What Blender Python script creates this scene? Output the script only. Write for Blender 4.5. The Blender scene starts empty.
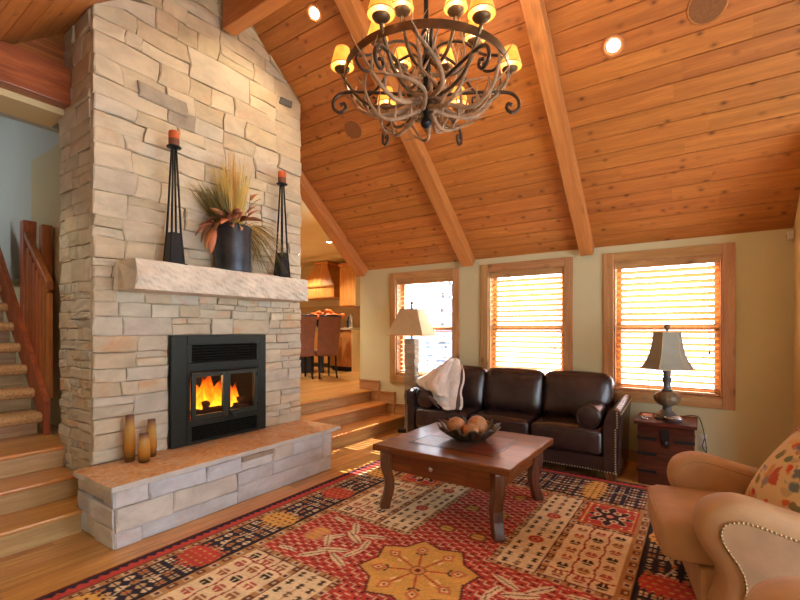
import bpy, bmesh, math, random
import numpy as np
from mathutils import Vector, Matrix

random.seed(7)
PI = math.pi
S = bpy.context.scene
COL = S.collection

# ------------------------------------------------------------------ camera
YAW = math.atan(300 / 435)                      # the view turns this far left of the +Y axis
cd = bpy.data.cameras.new('camera')
cam = bpy.data.objects.new('camera', cd); COL.objects.link(cam)
cam.location = (0, 0, 1.35)
cam.rotation_euler = (PI / 2, 0, YAW)
cd.sensor_width = 36; cd.lens = 36 * 435 / 800
cd.shift_y = 30 / 800
cd.clip_start = .05
S.camera = cam

# ------------------------------------------------------------------ world, sun, exposure
wd = bpy.data.worlds.new('world'); S.world = wd
wd.use_nodes = True
bg = wd.node_tree.nodes['Background']
bg.inputs[0].default_value = (.78, .89, 1.0, 1)
bg.inputs[1].default_value = 8.5
sd = bpy.data.lights.new('sun', 'SUN'); sd.energy = 26; sd.angle = .006; sd.color = (1, .93, .82)
sun = bpy.data.objects.new('sun', sd); COL.objects.link(sun)
sun.rotation_euler = Vector((.07, -1, -.93)).to_track_quat('-Z', 'Y').to_euler()
vs = S.view_settings
vs.view_transform = 'Standard'; vs.look = 'None'; vs.gamma = 1; vs.use_curve_mapping = False
vs.exposure = .45

def portal(loc, size, direction):
    """marks a window opening for the sky light"""
    d = bpy.data.lights.new('window_portal', 'AREA'); d.shape = 'RECTANGLE'
    d.size, d.size_y = size
    d.cycles.is_portal = True
    o = bpy.data.objects.new('window_portal', d); COL.objects.link(o)
    o.location = loc
    o.rotation_euler = Vector(direction).to_track_quat('-Z', 'Z').to_euler()
for xx in (-3.1, -1.7, -.29):
    portal((xx, 5.3, 1.38), (.95, 1.4), (0, -1, 0))
for yy in (.75, 2.9):
    portal((2.78, yy, 1.18), (2.3, 2.1), (-1, 0, 0))
portal((-6.6, -.62, 3.0), (.8, .8), (0, 1, 0))  # portal of the added stairwell opening

# ------------------------------------------------------------------ helpers
def lin(c):
    return tuple((v / 12.92 if v <= .04045 else ((v + .055) / 1.055) ** 2.4) for v in (x / 255 for x in c))

class MB:
    def __init__(s): s.v = []; s.f = []
    def add(s, vs_, fs):
        n = len(s.v); s.v += [tuple(p) for p in vs_]; s.f += [tuple(i + n for i in f) for f in fs]; return s
    def box(s, x0, x1, y0, y1, z0, z1, M=None):
        p = [(x0,y0,z0),(x1,y0,z0),(x1,y1,z0),(x0,y1,z0),(x0,y0,z1),(x1,y0,z1),(x1,y1,z1),(x0,y1,z1)]
        if M: p = [M @ Vector(q) for q in p]
        return s.add(p, [(0,3,2,1),(4,5,6,7),(0,1,5,4),(1,2,6,5),(2,3,7,6),(3,0,4,7)])
    def prism(s, poly, axis, a0, a1):
        """poly: 2D outline; axis 'x' -> (y,z), 'y' -> (x,z), 'z' -> (x,y)"""
        def P(q, a):
            return (a, q[0], q[1]) if axis == 'x' else (q[0], a, q[1]) if axis == 'y' else (q[0], q[1], a)
        n = len(poly)
        return s.add([P(q, a0) for q in poly] + [P(q, a1) for q in poly],
                     [tuple(range(n))[::-1], tuple(range(n, 2 * n))] + [(i, (i + 1) % n, n + (i + 1) % n, n + i) for i in range(n)])
    def lathe(s, prof, n=24, c=(0, 0, 0), cap=True):
        vs_ = []; fs = []; m = len(prof)
        for r, z in prof:
            for k in range(n):
                a = 2 * PI * k / n
                vs_.append((c[0] + r * math.cos(a), c[1] + r * math.sin(a), c[2] + z))
        for j in range(m - 1):
            for k in range(n):
                fs.append((j*n+k, j*n+(k+1) % n, (j+1)*n+(k+1) % n, (j+1)*n+k))
        if cap:
            fs.append(tuple(range(n))[::-1]); fs.append(tuple(range((m-1)*n, m*n)))
        return s.add(vs_, fs)
    def tube(s, pts, rad, n=8, cap=True):
        pts = [Vector(p) for p in pts]; m = len(pts)
        if not hasattr(rad, '__len__'): rad = [rad] * m
        t0 = (pts[1] - pts[0]).normalized()
        up = Vector((0, 0, 1)) if abs(t0.z) < .9 else Vector((1, 0, 0))
        u = t0.cross(up).normalized(); vs_ = []; fs = []
        for i in range(m):
            t = (pts[min(i + 1, m - 1)] - pts[max(i - 1, 0)])
            t = t.normalized() if t.length > 1e-9 else t0
            u = (u - t * u.dot(t)); u = u.normalized() if u.length > 1e-6 else t.orthogonal().normalized()
            w = t.cross(u)
            for k in range(n):
                a = 2 * PI * k / n
                vs_.append(pts[i] + (u * math.cos(a) + w * math.sin(a)) * rad[i])
        for j in range(m - 1):
            for k in range(n):
                fs.append((j*n+k, j*n+(k+1) % n, (j+1)*n+(k+1) % n, (j+1)*n+k))
        if cap:
            fs.append(tuple(range(n))[::-1]); fs.append(tuple(range((m-1)*n, m*n)))
        return s.add(vs_, fs)
    def ball(s, c, r, n=10, m=6):
        if not hasattr(r, '__len__'): r = (r, r, r)
        vs_ = [(c[0], c[1], c[2] - r[2])]; fs = []
        for j in range(1, m):
            ph = -PI/2 + PI * j / m
            for k in range(n):
                a = 2 * PI * k / n
                vs_.append((c[0] + r[0]*math.cos(ph)*math.cos(a), c[1] + r[1]*math.cos(ph)*math.sin(a), c[2] + r[2]*math.sin(ph)))
        vs_.append((c[0], c[1], c[2] + r[2]))
        L = len(vs_) - 1
        for k in range(n):
            fs.append((0, 1 + (k+1) % n, 1 + k)); fs.append((L, L - n + k, L - n + (k+1) % n))
        for j in range(m - 2):
            for k in range(n):
                a = 1 + j*n
                fs.append((a+k, a+(k+1) % n, a+n+(k+1) % n, a+n+k))
        return s.add(vs_, fs)
    def puff(s, c, half, r, n=6, bulge=(0, 0, 0), M=None):
        """a rounded, swollen box (cushion)"""
        hx, hy, hz = half
        bm = bmesh.new(); bmesh.ops.create_cube(bm, size=2)
        bmesh.ops.subdivide_edges(bm, edges=bm.edges[:], cuts=n, use_grid_fill=True)
        vs_ = []
        for v in bm.verts:
            # gather vertices toward the edges so that the rounding is smooth
            p = [math.copysign(1 - (1 - abs(t)) ** 1.35, t) for t in v.co]
            q = Vector((p[0]*hx, p[1]*hy, p[2]*hz))
            k = Vector((max(-hx+r, min(hx-r, q.x)), max(-hy+r, min(hy-r, q.y)), max(-hz+r, min(hz-r, q.z))))
            d = q - k
            if d.length > 1e-9: q = k + d.normalized() * r
            bx, by, bz = (1-p[0]**2), (1-p[1]**2), (1-p[2]**2)
            q += Vector((math.copysign(bulge[0]*by*bz, p[0])*abs(p[0])**2, math.copysign(bulge[1]*bx*bz, p[1])*abs(p[1])**2, math.copysign(bulge[2]*bx*by, p[2])*abs(p[2])**2))
            if M: q = M @ q
            vs_.append(q + Vector(c))
        bm.verts.index_update()
        fs = [tuple(v.index for v in f.verts) for f in bm.faces]
        bm.free()
        return s.add(vs_, fs)
    def mesh(s, name, mat=None, smooth=False):
        me = bpy.data.meshes.new(name); me.from_pydata(s.v, [], s.f); me.update()
        bm = bmesh.new(); bm.from_mesh(me); bmesh.ops.recalc_face_normals(bm, faces=bm.faces); bm.to_mesh(me); bm.free()
        if mat: me.materials.append(mat)
        if smooth:
            me.polygons.foreach_set('use_smooth', [True] * len(me.polygons))
        return me
    def build(s, name, mat, parent=None, smooth=False, bevel=0, seg=2, autosmooth=None):
        me = s.mesh(name, mat, smooth)
        if smooth and autosmooth: me.set_sharp_from_angle(angle=math.radians(autosmooth))
        o = bpy.data.objects.new(name, me); COL.objects.link(o)
        if parent: o.parent = parent
        if bevel:
            b = o.modifiers.new('bevel', 'BEVEL'); b.width = bevel; b.segments = seg; b.limit_method = 'ANGLE'; b.angle_limit = .6
        return o

def tag(o, label=None, cat=None, group=None, kind=None):
    if label: o['label'] = label
    if cat: o['category'] = cat
    if group: o['group'] = group
    if kind: o['kind'] = kind
    return o
def thing(name, label, cat, loc=(0, 0, 0), rz=0, group=None):
    o = bpy.data.objects.new(name, None); COL.objects.link(o)
    o.location = loc; o.rotation_euler = (0, 0, rz); o.empty_display_size = .1
    return tag(o, label, cat, group)
def struct(o, label=None, cat=None):
    return tag(o, label, cat, None, 'structure')
def copy_tree(o, parent=None):
    c = o.copy(); COL.objects.link(c); c.parent = parent
    for ch in list(o.children): copy_tree(ch, c)
    return c
def inst(name, me, parent, loc=(0, 0, 0), rot=(0, 0, 0), scale=None):
    o = bpy.data.objects.new(name, me); COL.objects.link(o)
    o.parent = parent; o.location = loc; o.rotation_euler = rot
    if scale: o.scale = scale
    return o
def bez(pts, n=24):
    """Catmull-Rom through the points"""
    P = [Vector(p) for p in pts]; P = [P[0]*2 - P[1]] + P + [P[-1]*2 - P[-2]]
    out = []; m = len(P) - 3
    for i in range(m):
        a, b, c, d = P[i:i+4]; k = max(2, n // m)
        for j in range(k + (i == m - 1)):
            t = j / k
            out.append(.5*((2*b) + (c-a)*t + (2*a-5*b+4*c-d)*t*t + (3*b-a-3*c+d)*t**3))
    return out

# ------------------------------------------------------------------ materials
def new_mat(name):
    m = bpy.data.materials.new(name); m.use_nodes = True
    nt = m.node_tree; return m, nt, nt.nodes['Principled BSDF']
def N(nt, kind, **kw):
    n = nt.nodes.new(kind)
    for k, v in kw.items(): setattr(n, k, v)
    return n
def ramp(nt, fac, stops):
    r = N(nt, 'ShaderNodeValToRGB'); e = r.color_ramp.elements
    while len(e) < len(stops): e.new(.5)
    for el, (p, c) in zip(e, stops):
        el.position = p; el.color = (*c, 1)
    nt.links.new(fac, r.inputs[0]); return r.outputs[0]
def mixc(nt, fac, a, b, mode='MIX'):
    m = N(nt, 'ShaderNodeMix', data_type='RGBA', blend_type=mode)
    for sock, v in ((m.inputs[0], fac), (m.inputs[6], a), (m.inputs[7], b)):
        if hasattr(v, 'type'): nt.links.new(v, sock)
        elif hasattr(v, '__len__'): sock.default_value = (*v, 1) if len(v) == 3 else v
        else: sock.default_value = v
    return m.outputs[2]
def vmath(nt, op, a, b):
    n = N(nt, 'ShaderNodeVectorMath', operation=op)
    for s_, v in zip(n.inputs, (a, b)):
        if hasattr(v, 'type'): nt.links.new(v, s_)
        else: s_.default_value = v
    return n.outputs[0]
def objcoord(nt, scale=(1, 1, 1), rand=True):
    tc = N(nt, 'ShaderNodeTexCoord'); v = tc.outputs['Object']
    if rand:
        oi = N(nt, 'ShaderNodeObjectInfo')
        cx = N(nt, 'ShaderNodeMath', operation='MULTIPLY'); cx.inputs[1].default_value = 91.7
        nt.links.new(oi.outputs['Random'], cx.inputs[0])
        v = vmath(nt, 'ADD', v, cx.outputs[0])
    return vmath(nt, 'MULTIPLY', v, scale)
def noise(nt, vec, scale, detail=4, rough=.55, dist=0):
    n = N(nt, 'ShaderNodeTexNoise'); n.inputs['Scale'].default_value = scale; n.inputs['Detail'].default_value = detail
    n.inputs['Roughness'].default_value = rough; n.inputs['Distortion'].default_value = dist
    nt.links.new(vec, n.inputs['Vector']); return n.outputs[0]
def bump(nt, b, h, strength=.3, dist=.01):
    n = N(nt, 'ShaderNodeBump'); n.inputs['Strength'].default_value = strength; n.inputs['Distance'].default_value = dist
    nt.links.new(h, n.inputs['Height']); nt.links.new(n.outputs[0], b.inputs['Normal'])
def vary(nt, col, hue=.012, val=.18, sat=0):
    oi = N(nt, 'ShaderNodeObjectInfo'); hs = N(nt, 'ShaderNodeHueSaturation')
    def mr(lo, hi, src):
        m = N(nt, 'ShaderNodeMapRange'); m.inputs[3].default_value = lo; m.inputs[4].default_value = hi
        nt.links.new(src, m.inputs[0]); return m.outputs[0]
    r2 = N(nt, 'ShaderNodeMath', operation='MULTIPLY'); r2.inputs[1].default_value = 7.31
    fr = N(nt, 'ShaderNodeMath', operation='FRACT')
    nt.links.new(oi.outputs['Random'], r2.inputs[0]); nt.links.new(r2.outputs[0], fr.inputs[0])
    nt.links.new(mr(.5 - hue, .5 + hue, fr.outputs[0]), hs.inputs['Hue'])
    nt.links.new(mr(1 - val, 1 + val, oi.outputs['Random']), hs.inputs['Value'])
    nt.links.new(col, hs.inputs['Color']); return hs.outputs[0]

def wood(name, light, dark, axis='X', grain=1.0, knots=0, rough=.42, val=.16, hue=.01, coat=0, streak=.5):
    m, nt, b = new_mat(name)
    k = {'X': (1, 14, 14), 'Y': (14, 1, 14), 'Z': (14, 14, 1)}[axis]
    v = objcoord(nt, tuple(t * grain for t in k))
    n1 = noise(nt, v, 1.6, 5, .6, .6)
    n2 = noise(nt, vmath(nt, 'MULTIPLY', v, (2.2, 2.2, 2.2)), 3.5, 3, .6, .2)
    f = mixc(nt, .35, n1, n2)
    c = ramp(nt, f, [(.5 - .22*streak - .08, lin(dark)), (.5, tuple((p + q) / 2 for p, q in zip(lin(dark), lin(light)))), (.5 + .18*streak, lin(light))])
    if knots:
        kk = {'X': (1.3, 1.9, 1.9), 'Y': (1.9, 1.3, 1.9), 'Z': (1.9, 1.9, 1.3)}[axis]
        vo = N(nt, 'ShaderNodeTexVoronoi'); vo.inputs['Scale'].default_value = knots
        nt.links.new(objcoord(nt, kk), vo.inputs['Vector'])
        kc = ramp(nt, vo.outputs['Distance'], [(.0, (1, 1, 1)), (.07, (.8, .8, .8)), (.13, (.35, .35, .35)), (.26, (0, 0, 0))])
        c = mixc(nt, kc, c, tuple(t * .36 for t in lin(dark)))
    c = vary(nt, c, hue, val)
    nt.links.new(c, b.inputs['Base Color'])
    b.inputs['Roughness'].default_value = rough
    if coat: b.inputs['Coat Weight'].default_value = coat; b.inputs['Coat Roughness'].default_value = .12
    bump(nt, b, f, .12, .004)
    return m
def plain(name, col, rough=.5, metal=0, nscale=0, namp=.12, bmp=0, coat=0, hue=0, val=0):
    m, nt, b = new_mat(name); c = lin(col)
    b.inputs['Roughness'].default_value = rough; b.inputs['Metallic'].default_value = metal
    v = objcoord(nt, (1, 1, 1))
    n = noise(nt, v, nscale or 6, 4)
    cc = ramp(nt, n, [(.3, tuple(t * (1 - namp) for t in c)), (.7, tuple(min(1, t * (1 + namp)) for t in c))])
    if val or hue: cc = vary(nt, cc, hue, val)
    nt.links.new(cc, b.inputs['Base Color'])
    if bmp: bump(nt, b, noise(nt, v, (nscale or 6) * 6, 4), bmp, .004)
    if coat: b.inputs['Coat Weight'].default_value = coat; b.inputs['Coat Roughness'].default_value = .1
    return m
def emit(name, col, strength, base=(200, 180, 140)):
    m, nt, b = new_mat(name)
    b.inputs['Base Color'].default_value = (*lin(base), 1)
    b.inputs['Emission Color'].default_value = (*lin(col), 1); b.inputs['Emission Strength'].default_value = strength
    return m
def stone(name, palette, rough=.75, mottled=.25, rust=.3):
    m, nt, b = new_mat(name)
    oi = N(nt, 'ShaderNodeObjectInfo')
    k = len(palette)
    r = N(nt, 'ShaderNodeValToRGB'); e = r.color_ramp.elements; r.color_ramp.interpolation = 'CONSTANT'
    while len(e) < k: e.new(.5)
    for i, el in enumerate(e): el.position = i / k; el.color = (*lin(palette[i]), 1)
    nt.links.new(oi.outputs['Random'], r.inputs[0])
    v = objcoord(nt, (1, 1, 1.6))
    n1 = noise(nt, v, 5, 6, .62, .4)
    c = mixc(nt, 1.0, r.outputs[0], ramp(nt, n1, [(.28, (1 - mottled,) * 3), (.72, (1 + mottled * .45,) * 3)]), 'MULTIPLY')
    n2 = noise(nt, vmath(nt, 'ADD', v, (13, 7, 3)), 2.6, 5, .6, .5)
    msk = ramp(nt, n2, [(.57, (0, 0, 0)), (.70, (rust, rust, rust))])
    c = mixc(nt, msk, c, lin((198, 138, 84)))
    nt.links.new(c, b.inputs['Base Color']); b.inputs['Roughness'].default_value = rough
    h = mixc(nt, .5, noise(nt, v, 9, 6, .65), n1)
    bump(nt, b, h, .55, .02)
    return m

M = {}
M['ceil'] = wood('ceiling_pine', (198, 128, 60), (142, 80, 34), 'X', .8, 5.0, .5, .09, .004, streak=1.0)
M['beam'] = wood('beam_fir', (194, 128, 70), (168, 102, 52), 'X', .7, 2.2, .5, .05, .004)
M['beamdark'] = wood('header_fir', (172, 98, 48), (118, 58, 28), 'Y', .8, 0, .4, .05, coat=.3)
M['floor'] = wood('oak_floor', (214, 160, 92), (176, 120, 60), 'Y', .8, 0, .28, .2, .008, coat=.25)
M['step'] = wood('oak_tread', (214, 150, 78), (180, 112, 50), 'Y', .8, 0, .28, .05, coat=.25)
M['riser'] = wood('oak_riser', (196, 158, 108), (164, 124, 78), 'Y', .9, 0, .4, .06)
M['trim'] = wood('pine_casing', (196, 154, 104), (168, 120, 72), 'X', .9, 3.0, .45, .06)
M['trimz'] = wood('pine_casing_upright', (196, 154, 104), (168, 120, 72), 'Z', .9, 3.0, .45, .06)
M['blind'] = wood('blind_slat_wood', (220, 168, 112), (202, 146, 90), 'X', .8, 0, .5, .06)
M['wall'] = plain('wall_paint_sage', (206, 199, 160), .85, 0, 2, .03, .05)
M['wallwarm'] = plain('wall_paint_cream', (222, 200, 150), .85, 0, 2, .03, .05)
M['walldimmed'] = plain('wall_paint_cream_dimmed', (190, 170, 128), .85, 0, 2, .03, .05)  # cream paint darkened, the hall's dimness is put into the colour
M['wallpale'] = plain('wall_paint_pale', (184, 182, 168), .85, 0, 2, .03, .05)
M['core'] = plain('mortar_backing', (130, 118, 102), .95, 0, 30, .2, .3)  # dark mortar behind the stone joints
M['stone'] = stone('chimney_stone', [(206, 193, 167), (201, 186, 160), (197, 184, 161), (205, 189, 157), (192, 179, 152), (200, 190, 169), (209, 195, 167), (190, 176, 147), (203, 188, 161), (198, 181, 152)], rust=.28)
M['stonethin'] = stone('chimney_ledge_stone', [(201, 190, 168), (205, 192, 167), (197, 186, 167), (194, 182, 159), (202, 186, 159), (204, 195, 176), (198, 180, 150), (200, 190, 168), (205, 192, 165), (191, 184, 167)], rust=.6)
M['stonegrey'] = stone('hearth_stone', [(214, 214, 214), (206, 208, 212), (216, 212, 204), (208, 204, 194), (200, 204, 210)], rust=.18)
M['stonedark'] = plain('dark_slate_stone', (96, 96, 94), .8, 0, 12, .25, .4)
M['stonemid'] = plain('grey_stone', (158, 146, 128), .8, 0, 8, .2, .4)
M['mantel'] = stone('mantel_limestone', [(224, 212, 192), (224, 212, 192)], rust=.12)
M['iron'] = plain('black_insert_metal', (42, 46, 42), .42, .6, 30, .08)
M['ironedge'] = plain('insert_edge_metal', (62, 66, 60), .38, .7, 30, .08)
M['dark'] = plain('soot_black', (12, 10, 9), .9, 0, 12, .3)
M['leather'] = plain('brown_leather', (50, 35, 35), .27, 0, 9, .22, 0, coat=.2)
nt = M['leather'].node_tree; v = objcoord(nt, (1, 1, 1), False)
bump(nt, nt.nodes['Principled BSDF'], mixc(nt, .35, noise(nt, v, 7, 3, .5, .8), noise(nt, v, 90, 3)), .5, .012)
M['tan'] = plain('tan_suede_leather', (184, 146, 104), .62, 0, 7, .12, .1)
M['tanpanel'] = plain('taupe_suede_panel', (178, 146, 112), .75, 0, 9, .12, .12)
M['brass'] = plain('antique_brass_nail', (190, 170, 130), .3, .9)
M['tablewood'] = wood('dark_cherry_table', (148, 78, 34), (70, 32, 14), 'X', .7, 3, .36, .05, coat=.22, streak=1.1)
M['tableleg'] = wood('dark_table_leg', (104, 58, 34), (66, 34, 20), 'Z', .8, 0, .3, .05, coat=.3)
M['trunk'] = wood('trunk_rosewood', (92, 40, 24), (38, 16, 10), 'X', .7, 4, .5, .1, streak=1.1)
for k_, v_ in (('trunk', .15), ('tablewood', .3)): M[k_].node_tree.nodes['Principled BSDF'].inputs['Specular IOR Level'].default_value = v_
M['blackiron'] = plain('black_wrought_iron', (26, 24, 24), .5, .5, 20, .2, .2)
M['bronze'] = plain('aged_bronze', (106, 84, 60), .4, .75, 14, .25)
M['iron_brown'] = plain('brown_wrought_iron', (70, 56, 46), .4, .6, 14, .2)
M['antler'] = plain('antler_bone', (150, 118, 88), .6, 0, 18, .4, .2)
M['candle'] = plain('rust_candle_wax', (196, 92, 48), .5, 0, 10, .12)
M['black'] = plain('black_metal', (34, 36, 40), .4, .4, 12, .15)
M['pot'] = plain('gunmetal_pot', (78, 84, 92), .34, .8, 7, .35)
M['straw'] = plain('dried_grass_straw', (200, 164, 92), .8, 0, 8, .2, hue=.02, val=.25)
M['sage'] = plain('dried_green_sprig', (128, 120, 62), .8, 0, 8, .2, hue=.03, val=.25)
M['leafbrown'] = plain('dried_leaf_copper', (184, 124, 78), .6, 0, 8, .25, hue=.02, val=.3)
M['leafdark'] = plain('dried_leaf_brown', (120, 68, 42), .6, 0, 8, .25, val=.3)
M['linen'] = plain('tan_lamp_linen', (196, 166, 122), .8, 0, 20, .06)
M['silk'] = plain('grey_green_shade_silk', (142, 138, 122), .6, 0, 12, .06)
M['lampbase'] = plain('carved_lamp_wood', (112, 88, 62), .45, .15, 16, .35, .3)
M['lampgrey'] = plain('lamp_pewter', (98, 96, 90), .4, .4, 16, .3, .2)
M['silver'] = plain('silver_plate', (190, 190, 190), .25, .9)
M['white'] = plain('white_plastic', (226, 222, 210), .5)
M['carpet'] = plain('tan_stair_carpet', (196, 152, 102), .95, 0, 60, .3, .6)
M['railwood'] = wood('stair_rail_wood', (178, 102, 48), (132, 68, 30), 'Z', .8, 0, .4, .1)
M['kitwood'] = wood('kitchen_alder', (216, 152, 80), (190, 120, 56), 'Z', .8, 0, .4, .08)
M['beadpale'] = wood('beadboard_pale', (250, 232, 192), (240, 214, 164), 'Z', .8, 0, .45, .06)
M['navy'] = plain('navy_island_paint', (34, 38, 52), .4, 0, 10, .1)
M['granite'] = plain('granite_counter', (196, 178, 150), .25, 0, 60, .25)
M['chairleather'] = plain('chestnut_chair_leather', (122, 74, 52), .5, 0, 10, .15, .1)
M['snow'] = plain('snow', (236, 240, 246), .9, 0, 3, .04)
M['bark'] = plain('tree_bark', (84, 84, 92), .95, 0, 12, .3, .5)
M['needles'] = plain('frosted_needles', (108, 120, 140), .95, 0, 8, .3)
M['throw'] = plain('cream_throw_wool', (222, 212, 202), .95, 0, 40, .1, .3)
M['throwdark'] = plain('throw_border_wool', (92, 74, 70), .95, 0, 40, .1, .3)
M['felt'] = plain('speaker_grille_cloth', (128, 82, 44), .9, 0, 60, .15)

# glass that lets the sky light through
def pane_glass(name, tint=(1, 1, 1), refl=.06):
    m, nt, b = new_mat(name); nt.nodes.remove(b)
    t = N(nt, 'ShaderNodeBsdfTransparent'); t.inputs[0].default_value = (*tint, 1)
    g = N(nt, 'ShaderNodeBsdfGlossy'); g.inputs['Roughness'].default_value = .02
    mx = N(nt, 'ShaderNodeMixShader'); mx.inputs[0].default_value = refl
    nt.links.new(t.outputs[0], mx.inputs[1]); nt.links.new(g.outputs[0], mx.inputs[2])
    nt.links.new(mx.outputs[0], nt.nodes['Material Output'].inputs[0]); return m
M['glass'] = pane_glass('window_glass')
M['fireglass'] = pane_glass('fire_door_glass', (.96, .93, .9), .025)
m, nt, b = new_mat('amber_glass')
b.inputs['Transmission Weight'].default_value = .55; b.inputs['Roughness'].default_value = .08; b.inputs['IOR'].default_value = 1.3
tc = N(nt, 'ShaderNodeTexCoord'); sp = N(nt, 'ShaderNodeSeparateXYZ'); nt.links.new(tc.outputs['Generated'], sp.inputs[0])
nt.links.new(ramp(nt, sp.outputs[2], [(0, lin((96, 52, 30))), (.3, lin((228, 160, 64))), (.75, lin((240, 198, 116))), (1, lin((150, 104, 96)))]), b.inputs['Base Color'])
M['amber'] = m
# lit fabric shade of the chandelier
m, nt, b = new_mat('lit_mica_shade')
tc = N(nt, 'ShaderNodeTexCoord'); n_ = noise(nt, tc.outputs['Object'], 22, 4)
nt.links.new(ramp(nt, n_, [(.3, lin((250, 136, 30))), (.7, lin((255, 186, 70)))]), b.inputs['Emission Color'])
b.inputs['Emission Strength'].default_value = .9; b.inputs['Base Color'].default_value = (*lin((206, 140, 70)), 1)
M['shade'] = m
M['bulb'] = emit('lamp_bulb', (255, 226, 160), 4)
M['spot'] = emit('recessed_bulb', (255, 236, 196), 30)
M['ember'] = emit('glowing_ember', (255, 90, 24), 3.0, (40, 20, 10))
# ------------------------------------------------------------------ room dimensions
W = 5.06                      # window wall
XC = -3.50                    # chimney face
RY, RZ, SL = 2.32, 4.48, .82  # ridge line and ceiling slope
EV = RZ - SL * (W - RY)       # ceiling height at the window wall
UP = .47                      # raised floor
XR = 2.6                      # wall with the garden windows, out of view
YB = RY - (W - RY)            # wall behind the camera
def ceil_z(y): return RZ - SL * abs(y - RY)

# ---- ceiling: two boarded slopes
ang = math.atan(SL); slen = (W - RY) / math.cos(ang)
mb = MB()
e = .03
for sgn in (1, -1):
    ye = RY + sgn * (W - RY + .2); ze = ceil_z(W + .2)
    mb.prism([(RY, RZ + e), (ye, ze + e), (ye, ze + e + .14), (RY, RZ + e + .16)], 'x', -4.2, XR + .1)
ceiling = struct(mb.build('ceiling', M['beam']))
bw = .155; nrow = int(slen / bw) + 1
for sgn in (1, -1):
    for r in range(nrow):
        s0 = r * slen / nrow; s1 = (r + 1) * slen / nrow
        if sgn == 1: cuts = sorted([-4.06, XR] + [random.uniform(-3.2, -1.6), random.uniform(-1.1, .6)] + ([] if r % 3 else [random.uniform(.9, 2)]))
        else: cuts = [-4.06, random.uniform(-1.6, .6), XR]
        for x0, x1 in zip(cuts, cuts[1:]):
            L = x1 - x0; w = s1 - s0; g = .0018; ch = .005; t = .022
            prof = [(-w/2+g, t), (w/2-g, t), (w/2-g, ch), (w/2-g-ch, 0), (-w/2+g+ch, 0), (-w/2+g, ch)]
            pb = MB().prism(prof, 'x', -L/2, L/2).build('plank', M['ceil'], ceiling)
            sm = (s0 + s1) / 2
            pb.location = ((x0 + x1) / 2, RY + sgn * sm * math.cos(ang), RZ - sm * math.sin(ang))
            pb.rotation_euler = (-sgn * ang, 0, 0)
# ---- beams
def rafter(x, w, d, sgn, mat='beam'):
    y1 = RY + sgn * (W - RY - .02)
    L = slen
    o = MB().box(-L/2, L/2, -w/2, w/2, -d, .0).build('beam', M[mat], None, bevel=.006)
    o.location = (x, (RY + y1) / 2, (RZ + ceil_z(y1)) / 2 + .004)
    o.rotation_euler = Euler3(sgn)
    return o
def Euler3(sgn):
    # local X runs down the slope
    X = Vector((0, sgn * math.cos(ang), -math.sin(ang))); Y_ = Vector((1, 0, 0)) * (-sgn); Z_ = X.cross(Y_)
    return Matrix((X, Y_, Z_)).transposed().to_euler()
struct(rafter(-2.40, .15, .13, 1)); struct(rafter(-1.0, .13, .13, 1)); struct(rafter(-4.13, .16, .14, 1))
o = MB().box(-(XR+3.45)/2, (XR+3.45)/2, -.062, .062, 0, .42).build('beam', M['beam'], None, bevel=.008); o.location = ((XR-3.45)/2, RY, 3.99); struct(o)
# header over the hall opening and the boarded gable over it
header = struct(MB().box(-4.02, -3.9, YB, 1.29, 3.04, 3.32).build('beam', M['beamdark'], None, bevel=.006))
tri = struct(MB().prism([(.87, 3.3), (1.33, 3.3), (1.33, ceil_z(1.33) + .02)], 'x', -4.12, -4.06).build('wall_gable', M['wallwarm']))
for k in range(9):
    z0 = 3.32 + k * .055; z1 = z0 + .0535
    ya = RY - (RZ - z0) / SL
    if ya > 1.25: break
    yt = RY - (RZ - z1) / SL
    MB().prism([(ya, z0), (1.33, z0), (1.33, z1), (min(yt, 1.32), z1)], 'x', -4.06, -4.035).build('plank', M['beamdark'], tri)
# drywall soffit behind the header
struct(MB().box(-4.34, -4.02, YB, 1.30, 2.995, 3.3).build('wall_soffit', M['wallwarm']))
MB().box(-4.045, -4.03, YB, 1.3, 3.02, 3.04).build('trim_strip', M['beam'], header)

# ---- window wall with three openings
wins = [(-3.652, -2.554), (-2.251, -1.156), (-.845, .268)]
WZ0, WZ1 = .610, 2.158; CW = .095
mb = MB(); xs = [-4.22]
for a, c in wins: xs += [a + CW, c - CW]
xs.append(.67)
T = .16
for i in range(0, len(xs), 2): mb.box(xs[i], xs[i+1], W, W + T, 0, EV + .15)
for a, c in wins:
    mb.box(a + CW, c - CW, W, W + T, 0, WZ0 + CW); mb.box(a + CW, c - CW, W, W + T, WZ1 - CW, EV + .15)
wall_back = struct(mb.build('wall_back', M['wall']))
# corner return, side window wall and wall behind the camera
YS = 4.25
struct(MB().prism([(YS, 0), (W + T, 0), (W + T, EV + .1), (W, EV + .05), (YS, ceil_z(YS) + .05)], 'x', .67, .79).build('wall_return', M['wallwarm']))
struct(MB().box(.79, XR + .15, YS, YS + .12, 0, ceil_z(YS) + .05).build('wall_alcove', M['wall']))
mb = MB()
RW = [(-.25, 1.75), (1.9, 3.9)]; z0, z1 = .1, 2.2
ys = [YB - .1, RW[0][0], RW[0][1], RW[1][0], RW[1][1], YS + .12]
for i in range(0, 6, 2): mb.box(XR, XR + .15, ys[i], ys[i+1], 0, 2.3)
for a, c in RW: mb.box(XR, XR + .15, a, c, 0, z0); mb.box(XR, XR + .15, a, c, z1, 2.3)
mb.prism([(YB - .1, 2.3), (YS + .12, 2.3), (YS + .12, ceil_z(YS + .12) + .1), (RY, RZ + .1), (YB, 2.35)], 'x', XR, XR + .15)
struct(mb.build('wall_right', M['wall']))
struct(MB().box(-4.1, XR + .15, YB - .12, YB, 0, EV + .15).build('wall_front', M['wall']))
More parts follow.
